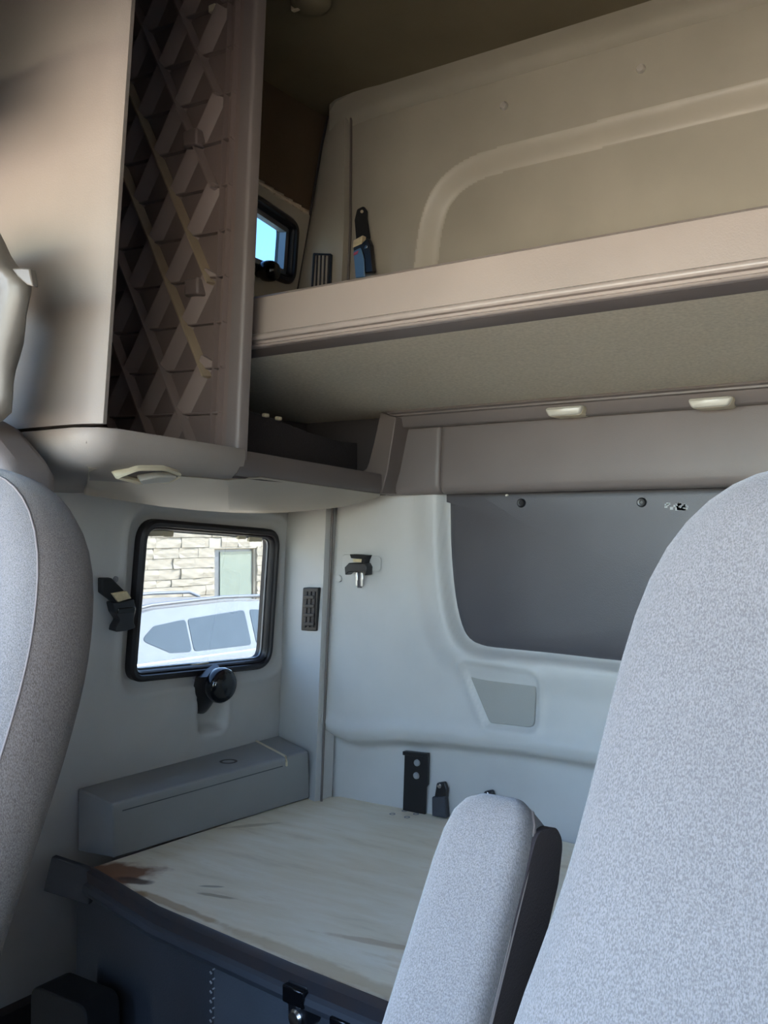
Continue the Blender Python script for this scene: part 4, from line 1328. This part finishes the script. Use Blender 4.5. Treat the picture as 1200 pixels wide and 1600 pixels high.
while z < z1b - 0.05:
    h = rs.choice([0.14, 0.2, 0.2, 0.26])
    h = min(h, z1b - z)
    y = y0
    while y < y1 - 0.05:
        l_ = min(rs.uniform(0.34, 0.75), y1 - y)
        ya, yb = y, y + l_
        y += l_
        zc_ = z + h / 2
        if z < dZ + 0.02 and yb > dY0 - 0.05 and ya < dY1 + 0.05:
            if ya < dY0 - 0.15: yb = dY0 - 0.05
            elif yb > dY1 + 0.15: ya = dY1 + 0.05
            else: continue
        if nblk < 290:
            o_ = bpy.data.objects.new('stone_block', rs.choice(protos))
            o_.parent = BD
            o_.location = Vector((BX + rs.uniform(-0.01, 0.015), (ya + yb) / 2, zc_)) - BD.location
            o_.scale = (1, (yb - ya) - 0.008, h - 0.008)
            COL.objects.link(o_)
            nblk += 1
    z += h
dm = NB(); box(dm, (BX - 0.05, (dY0 + dY1) / 2, (GZ + dZ) / 2), (0.08, dY1 - dY0, dZ - GZ))
dr_ = mesh('door_frame', dm, M['alu'], BD, label='grey metal door frame')
dm = NB(); box(dm, (BX - 0.02, (dY0 + dY1) / 2 + 0.08, (GZ + dZ) / 2), (0.06, dY1 - dY0 - 0.22, dZ - GZ - 0.10)); mesh('door_pane', dm, M['doorglass'], dr_)
dm = NB(); box(dm, (BX + 0.02, (dY0 + dY1) / 2, dZ + 0.12), (0.12, dY1 - dY0 + 0.4, 0.22)); mesh('door_lintel', dm, M['stucco'], BD, bevel=0.01)
dm = NB(); box(dm, (BX - 4, 12, z1b + 1.25), (8.6, 57, 0.12)); mesh('flat_roof', dm, M['stucco'], BD)

# white estate car parked in the next bay
CXC, CW = -6.68, 1.84                                   # near side plane
CR = thing('parked_car', 'white estate car with roof rails parked outside the lower window', 'car', (CXC - CW / 2, 7.3, GZ))
yb0 = 4.85                                              # rear bumper
prof_low = [(0.0, 0.35), (0.0, 0.75), (0.05, 0.98), (0.12, 1.08), (4.0, 1.04), (4.85, 0.90), (5.0, 0.7), (5.02, 0.35), (4.7, 0.22), (0.3, 0.22)]
def carsec(x, tuck, dz=0): return [Vector((x, yb0 + y * (1 - 0) , GZ + z + dz)) for y, z in prof_low]
bm = NB()
rows = []
for (x, k, up_) in ((0.0, 0.93, 0.05), (-0.03, 0.97, 0.02), (-0.12, 1.0, 0.0), (-CW + 0.12, 1.0, 0.0), (-CW + 0.03, 0.97, 0.02), (-CW, 0.93, 0.05)):
    rows.append([Vector((CXC + x, yb0 + 2.5 + (y - 2.5) * k, GZ + 0.55 + (z - 0.55) * (1.0 if x < -0.02 else 0.96))) for y, z in prof_low])
loft(bm, rows)
mesh('car_body', bm, M['carpaint'], CR, bevel=0.03, smooth=60)
gh = [(0.10, 1.06), (0.22, 1.36), (0.45, 1.56), (1.0, 1.64), (2.3, 1.66), (3.1, 1.62), (4.15, 1.04)]
bm = NB()
def ghx(z): return 0.05 + (z - 1.04) * 0.30
rows = []
for sgn in (0, 1):
    r_ = []
    for y, z in gh:
        x = CXC - ghx(z) if sgn == 0 else CXC - CW + ghx(z)
        r_.append(Vector((x, yb0 + y, GZ + z)))
    rows.append(r_)
mid = [(a + b) / 2 + Vector((0, 0, 0.03)) if a.z > GZ + 1.4 else (a + b) / 2 for a, b in zip(*rows)]
loft(bm, [rows[0], mid, rows[1]])
mesh('car_cabin', bm, M['carpaint'], CR, smooth=50)
def carwin(pts, name='car_window', m=None, lift=0.006):
    bm = NB()
    out_ = rpoly(pts, 0.05, 5)
    a = [bm.verts.new(Vector((CXC - ghx(z) + lift, yb0 + y, GZ + z))) for y, z in out_]
    b = [bm.verts.new(Vector((CXC - ghx(z) - 0.02, yb0 + y, GZ + z))) for y, z in out_]
    n = len(a)
    for i in range(n): bm.faces.new((a[i], a[(i + 1) % n], b[(i + 1) % n], b[i]))
    bm.faces.new(a); bm.faces.new(b[::-1])
    return mesh(name, bm, m or M['carglass'], CR)
carwin([(0.72, 1.32), (1.12, 1.14), (1.46, 1.12), (1.46, 1.50), (0.95, 1.46)])
carwin([(1.50, 1.12), (2.52, 1.10), (2.52, 1.54), (1.50, 1.50)])
carwin([(2.62, 1.10), (3.75, 1.08), (3.10, 1.50), (2.62, 1.54)])
for sx in (0, 1):
    bm = NB()
    xx = CXC - 0.27 if sx == 0 else CXC - CW + 0.27
    tube(bm, [Vector((xx, yb0 + y, GZ + z)) for y, z in ((0.40, 1.57), (0.55, 1.64), (1.0, 1.695), (2.2, 1.72), (2.9, 1.70), (3.1, 1.63))], 0.022, 8)
    mesh('roof_rail', bm, M['alu'], CR, label='grey roof rail')
for yy in (0.95, 4.05):
    for sx in (0.0, -CW + 0.2):
        bm = NB(); lathe(bm, [(0.18, 0.012), (0.22, 0.02), (0.31, 0.02), (0.325, 0.0), (0.325, -0.18), (0.30, -0.20)], Frame((CXC + sx, yb0 + yy, GZ + 0.325), (0, 1, 0), (0, 0, 1), (1, 0, 0)), 28)
        wh = mesh('wheel', bm, M['tyre'], CR)
        bm = NB(); lathe(bm, [(0.20, -0.01), (0.20, 0.016), (0.05, 0.028), (0.01, 0.028)], Frame((CXC + sx, yb0 + yy, GZ + 0.325), (0, 1, 0), (0, 0, 1), (1, 0, 0)), 20)
        mesh('wheel_rim', bm, M['alu'], wh)
bm = NB(); box(bm, (CXC - 0.06, yb0 + 3.7, GZ + 1.10), (0.2, 0.14, 0.12)); mesh('door_mirror', bm, M['carpaint'], CR, bevel=0.03)
